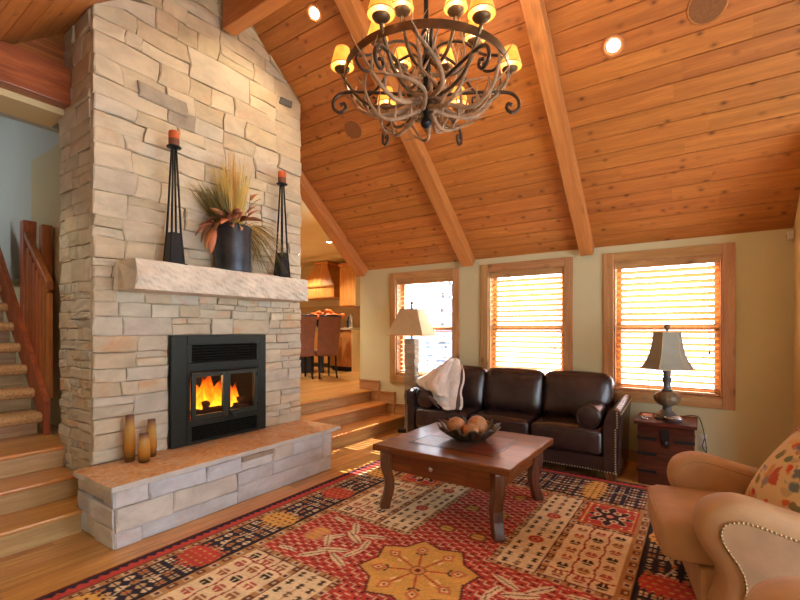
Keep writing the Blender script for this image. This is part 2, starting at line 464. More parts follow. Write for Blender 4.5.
def plain_window(n, y0, y1, z0, z1, x):
    w = thing('window_%d' % n, 'garden window with a pine frame in the wall behind the armchairs', 'window'); struct(w)
    mb = MB(); f = .09
    mb.box(x-.03, x+.02, y0-.08, y0+.02, z0-.08, z1+.08).box(x-.03, x+.02, y1-.02, y1+.08, z0-.08, z1+.08)
    mb.box(x-.03, x+.02, y0, y1, z0-.08, z0+.02).box(x-.03, x+.02, y0, y1, z1-.02, z1+.08)
    mb.build('casing', M['trimz'], w)
    MB().box(x+.08, x+.085, y0, y1, z0, z1).build('pane', M['glass'], w)
    MB().box(x+.07, x+.1, (y0+y1)/2-.025, (y0+y1)/2+.025, z0, z1).build('mullion', M['trimz'], w)
plain_window(4, *RW[0], z0, z1, XR); plain_window(5, *RW[1], z0, z1, XR)

# ---- windows and blinds
wl = ['window with pine casing behind the floor lamp, blinds open to the trees', 'window with pine casing above the middle of the sofa', 'window with pine casing behind the table lamp']
bl = ['opened wooden blind with level slats behind the floor lamp', 'wooden blind with tilted slats above the middle of the sofa', 'wooden blind with tilted slats behind the table lamp']
slat_me = {}
for i, (a, c) in enumerate(wins):
    w = thing('window_%d' % (i + 1), wl[i], 'window'); struct(w)
    xi0, xi1, zi0, zi1 = a + CW, c - CW, WZ0 + CW, WZ1 - CW
    for q in ((a, a + CW, WZ0, WZ1), (c - CW, c, WZ0, WZ1)):
        MB().box(q[0], q[1], W - .028, W, q[2], q[3]).build('casing', M['trimz'], w, bevel=.004)
    for q in ((xi0, xi1, WZ1 - CW, WZ1), (xi0, xi1, WZ0, WZ0 + CW)):
        MB().box(q[0], q[1], W - .026, W, q[2], q[3]).build('casing', M['trim'], w, bevel=.004)
    # jamb lining
    mb = MB().box(xi0, xi0 + .015, W, W + T, zi0, zi1).box(xi1 - .015, xi1, W, W + T, zi0, zi1).box(xi0 + .015, xi1 - .015, W, W + T, zi0, zi0 + .015).box(xi0 + .015, xi1 - .015, W, W + T, zi1 - .015, zi1)
    mb.build('jamb', M['trimz'], w)
    zm = (zi0 + zi1) / 2 - .01
    for (s0, s1, yy) in ((zi0 + .015, zm + .02, W + .085), (zm - .02, zi1 - .015, W + .12)):
        x0, x1 = xi0 + .015, xi1 - .015; f = .045
        sash = MB().box(x0, x0+f, yy, yy+.035, s0, s1).box(x1-f, x1, yy, yy+.035, s0, s1).box(x0+f, x1-f, yy, yy+.035, s0, s0+f).box(x0+f, x1-f, yy, yy+.035, s1-f, s1).build('sash', M['trimz'], w)
        MB().box(x0+f-.005, x1-f+.005, yy+.015, yy+.02, s0+f-.005, s1-f+.005).build('pane', M['glass'], sash)
    # blind
    bt = thing('window_blind', bl[i], 'blind', (0, 0, 0), 0, 'wooden window blinds')
    x0, x1 = xi0 + .02, xi1 - .02; yb = W + .042
    MB().box(x0, x1, W + .003, W + .012, zi1 - .075, zi1 - .002).build('valance', M['trim'], bt, bevel=.003)
    MB().box(x0, x1, W + .014, W + .07, zi1 - .05, zi1 - .016).build('headrail', M['trim'], bt)
    MB().box(x0, x1, yb - .027, yb + .027, zi0 + .02, zi0 + .042).build('bottom_rail', M['blind'], bt, bevel=.003)
    tilt = math.radians(-12 if i == 0 else 31)
    ws = .058; L = x1 - x0 - .006
    key = round(L, 4)
    if key not in slat_me:
        slat_me[key] = MB().prism([(-ws/2, -.0012), (0, -.0002), (ws/2, -.0012), (ws/2, .0012), (0, .0022), (-ws/2, .0012)], 'x', -L/2, L/2).mesh('slat', M['blind'])
    n = int((zi1 - .08 - zi0 - .06) / .0615)
    for k in range(n + 1):
        inst('slat', slat_me[key], bt, ((x0 + x1)/2, yb, zi0 + .072 + k * .0615), (-tilt, 0, 0))
    for fx in (.14, .5, .86):
        xx = x0 + fx * (x1 - x0)
        MB().box(xx - .0015, xx + .0015, yb - .032, yb - .0295, zi0 + .03, zi1 - .05).build('ladder_cord', M['white'], bt)
    MB().tube([(x1 - .08, W - .012, zi1 - .08), (x1 - .08, W - .014, zi0 + .45)], .0025, 6).build('pull_cord', M['white'], bt)
    MB().lathe([(.003, .03), (.008, .02), (.009, 0), (.004, -.008)], 8, (x1 - .08, W - .014, zi0 + .42)).build('tassel', M['lampbase'], bt)

# ---- floors
base = struct(MB().box(-9.2, XR, YB, 8.0, -.08, -.012).build('floor', M['riser']))
pw = .098
x = -3.44; row = 0
while x < XR:
    cuts = [YB]; first = random.uniform(.5, 1.9)
    yv = YB + first
    while yv < W - .4:
        cuts.append(yv); yv += random.uniform(1.5, 2.6)
    cuts.append(W)
    for y0, y1 in zip(cuts, cuts[1:]):
        L = y1 - y0
        o = MB().box(.0013, pw - .0013, -L/2 + .0013, L/2 - .0013, -.012, 0).build('plank', M['floor'], base)
        o.location = (x, (y0 + y1)/2, 0)
    x += pw
    if x > .9: pw = .28
upper = struct(MB().box(-9.2, -4.02, YB, 8.0, UP - .3, UP - .012).build('floor_upper', M['riser']))
def upper_planks(x0, x1, y0, y1, pw):
    x = x1
    while x > x0:
        cuts = [y0]; yv = y0 + random.uniform(.4, 1.4)
        while yv < y1 - .3: cuts.append(yv); yv += random.uniform(1.2, 2.2)
        cuts.append(y1)
        for a, c in zip(cuts, cuts[1:]):
            o = MB().box(-pw + .0008, -.0008, -(c-a)/2 + .0008, (c-a)/2 - .0008, -.012, 0).build('plank', M['floor'], upper)
            o.location = (x, (a + c)/2, UP)
        x -= pw
upper_planks(-6.4, -4.02, YB, 1.35, .12)
upper_planks(-9.2, -4.02, 3.15, 8.0, .16)

# ---- steps on both sides of the chimney
def steps(y0, y1, label):
    t = thing('wooden_steps', label, 'steps')
    for k, (xf, z) in enumerate(((-3.405, .157), (-3.705, .313), (-4.005, UP))):
        if k == 0 and y0 < 0: y1 = 1.185
        elif y0 < 0: y1 = 1.275
        if k == 0 and y0 < 0: MB().prism([(-3.715, y0), (xf + .028, y0), (xf + .028, 1.185), (-3.515, 1.185), (-3.515, 1.28), (-3.715, 1.28)], 'z', z - .03, z).build('tread', M['step'], t, bevel=.01, seg=3)
        elif k < 2: o = MB().box(xf - .31, xf + .028, y0, y1, z - .03, z).build('tread', M['step'], t, bevel=.012, seg=3)
        else: o = MB().box(xf - .014, xf + .028, y0, y1, z - .03, z).build('tread', M['step'], t, bevel=.012, seg=3)
        MB().box(xf - .02, xf, y0, y1, z - .157, z - .03).build('riser', M['riser'], t)
    return t
steps(YB + .01, 1.225, 'oak steps between the hall stairs and the living room floor')
steps(3.25, W - .01, 'oak steps leading up to the kitchen beside the hearth')
# stepped skirting along the window wall and plain skirting elsewhere
bb = struct(MB().box(-3.38, .66, W - .018, W, 0, .11).build('baseboard_back', M['trim'], None, bevel=.003))
for x0, x1, z0_, z1_ in ((-3.72, -3.30, .157, .30), (-4.02, -3.58, .313, .455), (-4.22, -3.86, UP, .60)):
    MB().box(x0, x1, W - .02, W - .001, z0_, z1_).build('skirting_block', M['trim'], bb, bevel=.003)
    MB().box(x1 - .006, x1 + .012, W - .03, W - .001, z0_ - .13, z1_ + .012).build('skirting_end', M['trim'], bb)
    MB().box(x0, x1 + .016, W - .034, W - .001, z1_, z1_ + .014).build('skirting_cap', M['trim'], bb)
struct(MB().box(.652, .67, YS, W - .02, 0, .11).build('baseboard_right', M['trim'], None, bevel=.003))
# wall corner at the kitchen opening

# ---- chimney
def ashlar(x0, x1, z0, z1, hr, wr, out, depth=0):
    w, h = x1 - x0, z1 - z0
    hm = random.uniform(*hr); wm = random.uniform(*wr)
    if h > hm * 1.35 and (w < wm * 3.2 or depth % 2 == 0 or w < h * 1.2):
        k = random.uniform(.36, .64); m_ = z0 + h * k
        ashlar(x0, x1, z0, m_, hr, wr, out, depth + 1); ashlar(x0, x1, m_, z1, hr, wr, out, depth + 1)
    elif w > wm * 1.3 or w / h > 5:
        k = random.uniform(.33, .67); m_ = x0 + w * k
        ashlar(x0, m_, z0, z1, hr, wr, out, depth + 1); ashlar(m_, x1, z0, z1, hr, wr, out, depth + 1)
    elif h > hm * 1.35:
        m_ = z0 + h * random.uniform(.4, .6)
        ashlar(x0, x1, z0, m_, hr, wr, out, depth + 1); ashlar(x0, x1, m_, z1, hr, wr, out, depth + 1)
    else: out.append((x0, x1, z0, z1))

def warp(a, z):
    """gentle waviness shared by neighbouring stones, so that joints stay even but not straight"""
    ed = max(0, min(1, (a - 1.30) / .2, (3.2 - a) / .2)) if a > 0 else .4
    da = ed * (.013 * math.sin(z * 11.1 + a * 3.3) + .007 * math.sin(z * 27 + 2.3 * a))
    dz = .006 * math.sin(a * 5.3 + z * 2.1) + .005 * math.sin(a * 15.7 + z * 6)
    return a + da, z + dz
def stone_mesh(rect, proud, thick, frame, gap=.0018, amp=1, cut=.003, rough=.004):
    """one squared rubble stone; frame(a, z, d) puts wall coordinates into the room, d is out of the wall"""
    x0, x1, z0, z1 = rect
    g = gap * random.uniform(.6, 1.6)
    x0 += g; x1 -= g; z0 += g; z1 -= g
    w, h = x1 - x0, z1 - z0
    c = min(.010, w * .2, h * .2)
    us = [x0, x0 + c, x0 + w * random.uniform(.4, .6), x1 - c, x1]
    vs_ = [z0, z0 + c, z0 + h * random.uniform(.4, .6), z1 - c, z1]
    tx, tz = random.uniform(-.012, .012), random.uniform(-.008, .008)
    V = []; F = []
    for j, v in enumerate(vs_):
        for i, u in enumerate(us):
            edge = i in (0, 4) or j in (0, 4)
            uu, vv = (u, v)
            if edge: uu += random.uniform(-.0025, .0025); vv += random.uniform(-.0025, .0025)
            wu, wv = warp(uu, vv); uu += (wu - uu) * amp; vv += (wv - vv) * amp
            d = proud + tx * (u - x0 - w/2) / w + tz * (v - z0 - h/2) / h + random.uniform(-rough, rough)
            if edge: d -= cut + random.uniform(0, .003)
            V.append(frame(uu, vv, d))
    for j in range(4):
        for i in range(4): F.append((j*5+i, j*5+i+1, j*5+i+6, j*5+i+5))
    ring = [0, 1, 2, 3, 4, 9, 14, 19, 24, 23, 22, 21, 20, 15, 10, 5]
    for k in ring:
        i, j = k % 5, k // 5
        wu, wv = us[i], vs_[j]; q = warp(wu, wv); wu += (q[0]-wu)*amp; wv += (q[1]-wv)*amp
        V.append(frame(wu, wv, -thick))
    for k in range(16): F.append((ring[k], 25 + k, 25 + (k + 1) % 16, ring[(k + 1) % 16]))
    F.append(tuple(25 + k for k in range(16)))
    return MB().add(V, F)

chim = thing('stone_chimney', 'tall cream ledgestone chimney breast rising to the pine ceiling', 'chimney', (XC, 2.25, 0))
def local(parent, p): return (p[0] - parent.location[0], p[1] - parent.location[1], p[2] - parent.location[2])
CY0, CY1 = 1.292, 3.222
mb = MB()
bx0, bx1 = -4.13, -3.545
for q in ((bx0, -4.05, 1.31, 3.19, 0, 3.6), (-4.05, bx1, 1.31, 1.955, 0, 3.6), (-4.05, bx1, 2.625, 3.19, 0, 3.6), (-4.05, bx1, 1.955, 2.625, 0, .58), (-4.05, bx1, 1.955, 2.625, 1.03, 3.6)):
    mb.box(*q)
mb.prism([(1.34, 3.6), (3.17, 3.6), (3.17, 3.74), (2.6, 4.2), (2.0, 4.2)], 'x', bx0, bx1)
mb.v = [local(chim, p) for p in mb.v]
mb.build('core', M['core'], chim)
front = lambda a, z, d: local(chim, (XC - .012 + d, a, min(z, ceil_z(a) - .002)))
def lay(rects, frame, mats, proud, thick, clip=None, **kw):
    for rc in rects:
        if clip and clip(rc): continue
        mat = mats(rc) if callable(mats) else mats
        stone_mesh(rc, random.uniform(*proud), thick, frame, **kw).build('stone', M[mat], chim)
rs = []
# below the mantel: thin ledge courses round the insert
for (a0, a1, q0, q1) in ((CY0, 1.815, .395, 1.31), (2.735, CY1, .395, 1.31), (CY0, CY1, 1.31, 1.64)):
    ashlar(a0, a1, q0, q1, (.075, .15), (.2, .44), rs)
lay(rs, front, lambda rc: 'stonethin', (-.004, .014), .05, amp=.35)
rs = []
for q0, q1 in ((1.64, 2.02), (2.02, 2.35)): ashlar(CY0, CY1, q0, q1, (.09, .17), (.2, .44), rs, 1)
lay(rs, front, lambda rc: 'stone', (-.006, .018), .05, amp=1)
rs = []
for q0, q1 in ((2.35, 2.79), (2.79, 3.30), (3.30, 3.72), (3.72, 4.42)): ashlar(CY0, CY1, q0, q1, (.11, .21), (.22, .46), rs, 1)
def pick(rc):
    a, z = (rc[0] + rc[1])/2, (rc[2] + rc[3])/2
    if rc[0] < 1.95 < rc[1] and rc[2] < 3.02 < rc[3]: return 'stonemid'
    if rc[0] < 3.02 < rc[1] and rc[2] < 3.56 < rc[3]: return 'stonedark' if rc[3] - rc[2] < .14 and rc[1] - rc[0] < .3 else 'stone'
    return 'stone'
lay(rs, front, pick, (-.006, .018), .05, clip=lambda rc: rc[2] > max(ceil_z(rc[0]), ceil_z(rc[1]), ceil_z(min(max(RY, rc[0]), rc[1]))) - .01, amp=1)
stone_mesh((2.93, 3.08, 3.655, 3.725), .03, .05, front, amp=1).build('stone', M['stonedark'], chim)
stone_mesh((1.58, 1.98, 3.12, 3.235), .024, .05, front, amp=1).build('stone', M['stonemid'], chim)
# side toward the hall
side = lambda a, z, d: local(chim, (a, 1.30 - d, min(z, ceil_z(1.30 - d) - .002)))
rs = []
ashlar(-4.14, -3.56, .02, 1.7, (.07, .13), (.14, .3), rs)
ashlar(-4.14, -3.56, 1.7, 3.0, (.1, .2), (.16, .36), rs); ashlar(-4.06, -3.56, 3.0, 3.72, (.12, .2), (.2, .4), rs)
lay(rs, side, lambda rc: 'stonethin' if rc[2] < 1.7 else 'stone', (.0, .016), .05, amp=.5, rough=.005)
# side toward the kitchen steps
side2 = lambda a, z, d: local(chim, (a, 3.19 + d, z))
rs = []; ashlar(-4.14, -3.56, .5, 3.7, (.13, .22), (.25, .5), rs)
lay(rs, side2, lambda rc: 'stone', (.0, .02), .03, amp=.5)

# ---- hearth bench
hth = thing('stone_hearth', 'raised grey stone hearth bench in front of the fireplace', 'hearth', (-3.2, 2.15, 0))
HX, HY0, HY1, HZ = -2.95, 1.20, 3.10, .395
hl = lambda p: local(hth, p)
mb = MB().box(-3.52, HX - .05, HY0 + .05, HY1 - .05, 0, HZ - .05); mb.v = [hl(p) for p in mb.v]; mb.build('core', M['core'], hth)
def lay_h(rects, frame, **kw):
    for rc in rects: stone_mesh(rc, random.uniform(-.004, .012), .05, frame, **kw).build('stone', M['stonegrey'], hth)
fr = lambda a, z, d: hl((HX + d, a, max(z, .003)))
hand = [(1.20, 1.36, 0, .10), (1.36, 2.06, 0, .10), (2.06, 3.10, 0, .135), (1.20, 1.56, .10, .245), (1.56, 2.06, .10, .245), (2.06, 2.40, .135, .245), (2.40, 2.98, .135, .245),
        (1.20, 1.40, .245, .36), (1.40, 1.80, .245, .36), (1.80, 2.10, .245, .36), (2.40, 2.62, .245, .36), (2.62, 2.98, .245, .36), (2.98, 3.10, .135, .36), (2.10, 2.40, .245, .315)]
stone_mesh((2.10, 2.40, .315, .36), .012, .05, fr, amp=.25).build('stone', M['stonemid'], hth)
lay_h(hand, fr, amp=.25, rough=.006)
sd1 = lambda a, z, d: hl((a, HY0 - d, max(z, .003)))
lay_h([(-3.50, -3.2, 0, .13), (-3.2, -2.96, 0, .12), (-3.5, -3.3, .13, .26), (-3.3, -2.96, .12, .25), (-3.5, -3.12, .26, .36), (-3.12, -2.96, .25, .36)], sd1, amp=.25)
sd2 = lambda a, z, d: hl((a, HY1 + d, max(z, .003)))
lay_h([(-3.50, -3.2, 0, .13), (-3.2, -2.96, 0, .16), (-3.5, -3.2, .13, .36), (-3.2, -2.96, .16, .36)], sd2, amp=.25)
# capping slab with a ragged edge
m, nt, b = new_mat('hearth_slab_sandstone')
v = objcoord(nt, (1, 1, 1), False)
c = ramp(nt, noise(nt, v, 26, 5, .65, .8), [(.3, lin((168, 108, 70))), (.45, lin((204, 146, 92))), (.58, lin((216, 168, 116))), (.72, lin((232, 204, 166)))])
c = mixc(nt, ramp(nt, noise(nt, v, 7, 4, .6), [(.45, (0, 0, 0)), (.65, (.5, .5, .5))]), c, lin((206, 188, 166)))
nt.links.new(c, b.inputs['Base Color']); b.inputs['Roughness'].default_value = .45; bump(nt, b, noise(nt, v, 40, 5), .4, .006); M['slab'] = m
outl = []
def ragged(p, q, n):
    for k in range(n):
        t = k / n; outl.append((p[0] + (q[0]-p[0])*t + random.uniform(-.007, .007), p[1] + (q[1]-p[1])*t + random.uniform(-.007, .007)))
ragged((-3.50, 1.165), (-2.925, 1.17), 10); ragged((-2.925, 1.17), (-2.935, 3.22), 34); ragged((-2.935, 3.22), (-3.50, 3.22), 10)
outl.append((-3.5, 3.21)); outl.append((-3.5, 1.2))
mb = MB().prism(outl, 'z', .362, HZ + .003); mb.v = [hl(p) for p in mb.v]; sb = mb.build('slab', M['slab'], hth, bevel=.004); sb.data.materials.append(M['stonegrey'])
for p in sb.data.polygons:
    if abs(p.normal.z) < .5: p.material_index = 1

# ---- mantel: one rough-hewn stone beam
man = []
ny, nz, nx = 60, 9, 8
def hew(y, s): return .006 * math.sin(y * 13 + s * 11) + .005 * math.sin(y * 27 - s * 19 + 2 * math.sin(y * 5)) + .004 * math.sin(y * 61 + s * 31) + random.uniform(-.0025, .0025)
secs = []
for k in range(ny + 1):
    y = 1.44 + (3.025 - 1.44) * k / ny
    taper = .0
    sec = []
    for j in range(nx + 1): sec.append((-3.49 + .29 * j / nx, 1.845 + (hew(y, j) * .25 if 0 < j else 0)))
    for j in range(1, nz + 1): sec.append((-3.20 + hew(y, j * .7) * 1.1 - .0 * j + .012 * math.sin(j / nz * PI), 1.845 - .21 * j / nz))
    for j in range(1, nx): sec.append((-3.20 - .29 * j / nx, 1.635))
    sec.append((-3.49, 1.635))
    secs.append([(x_, y, z_) for x_, z_ in sec])
mb = MB(); n = len(secs[0])
for k, sec in enumerate(secs): mb.v += sec
for k in range(ny):
    for j in range(n): mb.f.append((k*n+j, k*n+(j+1) % n, (k+1)*n+(j+1) % n, (k+1)*n+j))
mb.f.append(tuple(range(n))); mb.f.append(tuple(range(ny*n, ny*n+n)))
# rough broken ends
mb.v = [(p[0], p[1] + (.03 * math.sin((p[2] - 1.635) * 15) - .02 + random.uniform(-.01, .01) if p[1] < 1.441 else 0), p[2]) for p in mb.v]
tag(mb.build('stone_mantel', M['mantel'], None), 'rough-hewn limestone mantel shelf above the fireplace insert', 'mantel')

# ------------------------------------------------------------------ fireplace insert
ins = thing('fireplace_insert', 'black steel fireplace insert with glass doors and a burning fire', 'fireplace', (-3.47, 2.275, .40))
def il(mb): mb.v = [local(ins, p) for p in mb.v]; return mb
X0, X1 = -3.50, -3.462       # back and front of the face panels
for (y0, y1, z0_, z1_, x1_) in ((1.82, 1.945, .40, 1.305, X1), (2.665, 2.732, .40, 1.305, X1)):
    il(MB().box(X0, x1_, y0, y1, z0_, z1_)).build('side_panel', M['iron'], ins, bevel=.004)
for (z0_, z1_) in ((1.225, 1.305), (.995, 1.075), (.545, .60), (.40, .425)):
    il(MB().box(X0, X1 + .004, 1.947, 2.663, z0_, z1_)).build('cross_panel', M['iron'], ins, bevel=.004)
for (z0_, z1_, n) in ((1.078, 1.222, 6), (.428, .542, 6)):
    for q0, q1 in ((1.947, 1.985), (2.625, 2.663)): il(MB().box(X0, X1, q0, q1, z0_, z1_)).build('vent_frame', M['iron'], ins)
    il(MB().box(X0 - .02, X0 - .012, 1.985, 2.625, z0_, z1_)).build('vent_back', M['dark'], ins)
    h = (z1_ - z0_) / n
    for k in range(n):
        zc = z0_ + (k + .5) * h
        il(MB().box(X0 + .004, X1 - .006, 1.986, 2.624, zc - .004, zc + .004, Matrix.Translation((X1 - .02, 0, zc)) @ Matrix.Rotation(.5, 4, 'Y') @ Matrix.Translation((-(X1 - .02), 0, -zc)))).build('louver_slat', M['iron'], ins)
# side cheeks of the door opening
for y0, y1 in ((1.947, 1.972), (2.618, 2.663)):
    il(MB().box(X0, X1, y0, y1, .60, .995)).build('door_jamb', M['iron'], ins)
# firebox lining
fb = MB().box(-4.03, -4.02, 1.965, 2.615, .585, 1.02).box(-4.02, X0, 1.957, 1.967, .585, 1.02).box(-4.02, X0, 2.613, 2.623, .585, 1.02).box(-4.02, X0, 1.967, 2.613, .585, .595).box(-4.02, X0, 1.967, 2.613, 1.01, 1.02)
il(fb).build('firebox_lining', M['dark'], ins)
for d, (y0, y1) in enumerate(((1.975, 2.292), (2.296, 2.613))):
    f = .034
    dr = il(MB().box(X1 - .006, X1 + .026, y0, y0 + f, .605, .99).box(X1 - .006, X1 + .026, y1 - f, y1, .605, .99).box(X1 - .006, X1 + .026, y0 + f, y1 - f, .605, .605 + f).box(X1 - .006, X1 + .026, y0 + f, y1 - f, .99 - f, .99)).build('door', M['ironedge'], ins, bevel=.003)
    def child(mb, name, mat, **kw):
        return il(mb).build(name, M[mat], dr, **kw)
    child(MB().box(X1 + .006, X1 + .010, y0 + f - .004, y1 - f + .004, .605 + f - .004, .99 - f + .004), 'pane', 'fireglass')
    yh = y0 - .004 if d == 0 else y1 + .004
    for zz in (.66, .935): child(MB().lathe([(.009, -.025), (.009, .025)], 10, (X1 + .03, yh, zz)), 'hinge', 'black')
    yk = 2.292 - .018 if d == 0 else 2.296 + .018
    child(MB().tube([(X1 + .026, yk, .63), (X1 + .06, yk + (-.01 if d == 0 else .01), .61), (X1 + .062, yk + (-.045 if d == 0 else .045), .585)], [.006, .006, .005], 8), 'handle', 'black', smooth=True)
il(MB().tube([(X1 + .03, 1.97, 1.002), (X1 + .03, 2.62, 1.002)], .006, 8)).build('rail', M['black'], ins)
# logs, embers and flames
def thing_part(name, mb, mat, label=None, **kw):
    o = il(mb).build(name, M[mat], ins, **kw)
    if label: o['label'] = label
    return o
M['log'] = plain('charred_log', (70, 42, 28), .95, 0, 14, .5, .6)
for (p, q, r) in (((-3.56, 2.04, .635), (-3.55, 2.58, .64), .038), ((-3.70, 2.02, .64), (-3.72, 2.56, .635), .045), ((-3.54, 2.12, .695), (-3.72, 2.40, .705), .034), ((-3.54, 2.54, .69), (-3.70, 2.36, .71), .032)):
    p, q = Vector(p), Vector(q)
    pts = [p.lerp(q, t / 8) + Vector((random.uniform(-.004, .004),) * 3) for t in range(9)]
    thing_part('log', MB().tube(pts, [r * random.uniform(.9, 1.08) for _ in pts], 10), 'log', 'charred split log')
em = MB()
for k in range(70):
    em.ball((random.uniform(-3.75, -3.52), random.uniform(2.0, 2.59), .602 + random.uniform(0, .012)), random.uniform(.008, .02), 6, 4)
tag(thing_part('ember_bed', em, 'ember', 'bed of glowing orange embers'), kind='stuff')
m, nt, b = new_mat('flame')
tc = N(nt, 'ShaderNodeTexCoord'); sp = N(nt, 'ShaderNodeSeparateXYZ'); nt.links.new(tc.outputs['Generated'], sp.inputs[0])
n_ = noise(nt, vmath(nt, 'MULTIPLY', tc.outputs['Object'], (1, 1, .4)), 16, 4, .6, .6)
f_ = N(nt, 'ShaderNodeMath', operation='MULTIPLY_ADD'); nt.links.new(n_, f_.inputs[0]); f_.inputs[1].default_value = .9; nt.links.new(sp.outputs[2], f_.inputs[2])
f2 = N(nt, 'ShaderNodeMath', operation='MULTIPLY'); nt.links.new(f_.outputs[0], f2.inputs[0]); f2.inputs[1].default_value = .6
em_c = ramp(nt, f2.outputs[0], [(.18, lin((255, 226, 120))), (.42, lin((255, 176, 34))), (.62, lin((246, 104, 12))), (.85, lin((170, 40, 8)))])
nt.nodes.remove(b)
e1 = N(nt, 'ShaderNodeEmission'); nt.links.new(em_c, e1.inputs[0]); e1.inputs[1].default_value = 2.4
t1 = N(nt, 'ShaderNodeBsdfTransparent'); mx = N(nt, 'ShaderNodeMixShader')
al = ramp(nt, f2.outputs[0], [(.35, (.95,) * 3), (.85, (.12,) * 3)])
nt.links.new(al, mx.inputs[0]); nt.links.new(t1.outputs[0], mx.inputs[1]); nt.links.new(e1.outputs[0], mx.inputs[2])
nt.links.new(mx.outputs[0], nt.nodes['Material Output'].inputs[0]); M['flame'] = m
for (x_, y_, w_, h_) in ((-3.66, 2.10, .085, .34), (-3.62, 2.17, .08, .33), (-3.66, 2.24, .085, .36), (-3.60, 2.30, .07, .26), (-3.64, 2.36, .07, .30), (-3.60, 2.43, .065, .30), (-3.62, 2.50, .055, .24), (-3.58, 2.12, .05, .22), (-3.58, 2.22, .05, .2), (-3.56, 2.38, .045, .18), (-3.66, 2.04, .06, .26), (-3.58, 2.47, .04, .17)):
    mb = MB(); V = []; nn = 14; mm = 14
    ph = random.uniform(0, 6)
    prof = []
    for j in range(mm + 1):
        t = j / mm
        r = 1.2 * w_ * (math.sin(PI * min(1, t * 1.0) ** .6) * (1 - t) ** .35 + .02)
        cx_ = x_ + .02 * math.sin(t * 5 + ph) * t; cy_ = y_ + .045 * math.sin(t * 4 + ph * 1.7) * t
        for k in range(nn):
            a = 2 * PI * k / nn; rr = r * (1 + .22 * math.sin(3 * a + t * 6 + ph))
            V.append((cx_ + rr * .7 * math.cos(a), cy_ + rr * math.sin(a), .62 + h_ * t))
    F = [(j*nn+k, j*nn+(k+1) % nn, (j+1)*nn+(k+1) % nn, (j+1)*nn+k) for j in range(mm) for k in range(nn)]
    mb.add(V, F)
    thing_part('flame', mb, 'flame', 'yellow and orange flame tongue', smooth=True)
fl = bpy.data.lights.new('fire_glow', 'POINT'); fl.energy = 7; fl.color = (1, .5, .18); fl.shadow_soft_size = .12
fo = bpy.data.objects.new('fire_glow', fl); COL.objects.link(fo); fo.parent = ins; fo.location = local(ins, (-3.66, 2.2, .86))

# ------------------------------------------------------------------ ornaments on the mantel
MZ = 1.848
def candlestick(y, label, h1):
    t = thing('candle_stand', label, 'candle stand', (-3.345, y, MZ), 0, 'candle stands on the mantel')
    MB().box(-.072, .072, -.072, .072, 0, .014).build('base', M['black'], t, bevel=.003)
    # tapered openwork tower: solid skirt below, four slim legs above
    for k in range(4):
        c, s = [(1, 1), (1, -1), (-1, -1), (-1, 1)][k]
        MB().tube([(c*.052, s*.052, .014), (c*.036, s*.036, .25), (c*.012, s*.012, h1)], [.009, .009, .008], 6).build('leg', M['black'], t)
    for k in range(4):
        a = k * PI / 2; Mx = Matrix.Rotation(a, 4, 'Z')
        V = [Mx @ Vector(p) for p in ((-.052, -.055, .014), (.052, -.055, .014), (.038, -.040, .25), (-.038, -.040, .25), (-.052, -.050, .014), (.052, -.050, .014), (.038, -.035, .25), (-.038, -.035, .25))]
        MB().add(V, [(0,1,2,3),(4,7,6,5),(0,4,5,1),(1,5,6,2),(2,6,7,3),(3,7,4,0)]).build('skirt_panel', M['black'], t)
    MB().lathe([(.012, h1 - .01), (.02, h1), (.05, h1 + .008), (.054, h1 + .014), (.052, h1 + .018)], 20).build('dish', M['black'], t, smooth=True, autosmooth=40)
    c = thing('pillar_candle', 'rust red pillar candle on ' + ('the black stand nearest the staircase' if y < 2 else 'the black stand beside the trailing dried grass'), 'candle', (-3.345, y, MZ + h1 + .019), 0, 'pillar candles')
    MB().lathe([(.036, 0), (.039, .004), (.039, .055)], 20).build('wax_base', M['leafdark'], c, smooth=True, autosmooth=40)
    MB().lathe([(.039, .0555), (.039, .108), (.034, .116), (.02, .112), (.004, .111)], 20).build('wax_body', M['candle'], c, smooth=True, autosmooth=40)
    MB().tube([(0, 0, .11), (.001, 0, .118), (.003, 0, .124)], .0015, 5).build('wick', M['dark'], c)
candlestick(1.775, 'tall black openwork candle stand on the mantel nearest the staircase', .90)
candlestick(2.83, 'tall black openwork candle stand on the mantel beside the trailing dried grass', .905)

pot = thing('flower_pot', 'dark gunmetal cylinder pot of dried flowers in the middle of the mantel', 'pot', (-3.345, 2.295, MZ))
PR, PH = .148, .40
MB().lathe([(PR - .006, 0), (PR, .006), (PR, PH - .005), (PR - .006, PH), (PR - .012, PH - .004), (PR - .012, PH - .06), (.0, PH - .06)], 40).build('body', M['pot'], pot, smooth=True, autosmooth=40)
MB().lathe([(PR + .001, PH - .03), (PR + .004, PH - .026), (PR + .004, PH - .014), (PR + .001, PH - .01)], 40, cap=False).build('rim_band', M['pot'], pot, smooth=True)
bq = thing('dried_bouquet', 'dried bouquet of straw grass, green sprigs and copper leaves in the pot', 'bouquet', (-3.345, 2.295, MZ + PH - .06))
def blades(name, mat, n, length, spread, droop, w, az=None, base=.06, lab=None, lean=(0, 0)):
    mb = MB()
    for k in range(n):
        a = random.uniform(*az) if az else random.uniform(0, 2*PI)
        L = length * random.uniform(.65, 1.05); sp_ = spread * random.uniform(.2, 1); dr_ = droop * random.uniform(.6, 1.3)
        d = Vector((math.cos(a), math.sin(a), 0)); b0 = d * random.uniform(0, base)
        pts = []
        for j in range(7):
            t = j / 6
            pts.append(b0 + d * (sp_ * L * t + .25 * dr_ * L * t * t) + Vector((lean[0]*t*L, lean[1]*t*L, L * t - dr_ * L * t * t)))
        pts = [Vector((min(max(p.x, -.13), .22), p.y, p.z)) for p in pts]
        mb.tube(pts, [w, w, w * .9, w * .8, w * .7, w * .5, w * .2], 4)
    o = mb.build(name, M[mat], bq); o['kind'] = 'stuff'
    if lab: o['label'] = lab
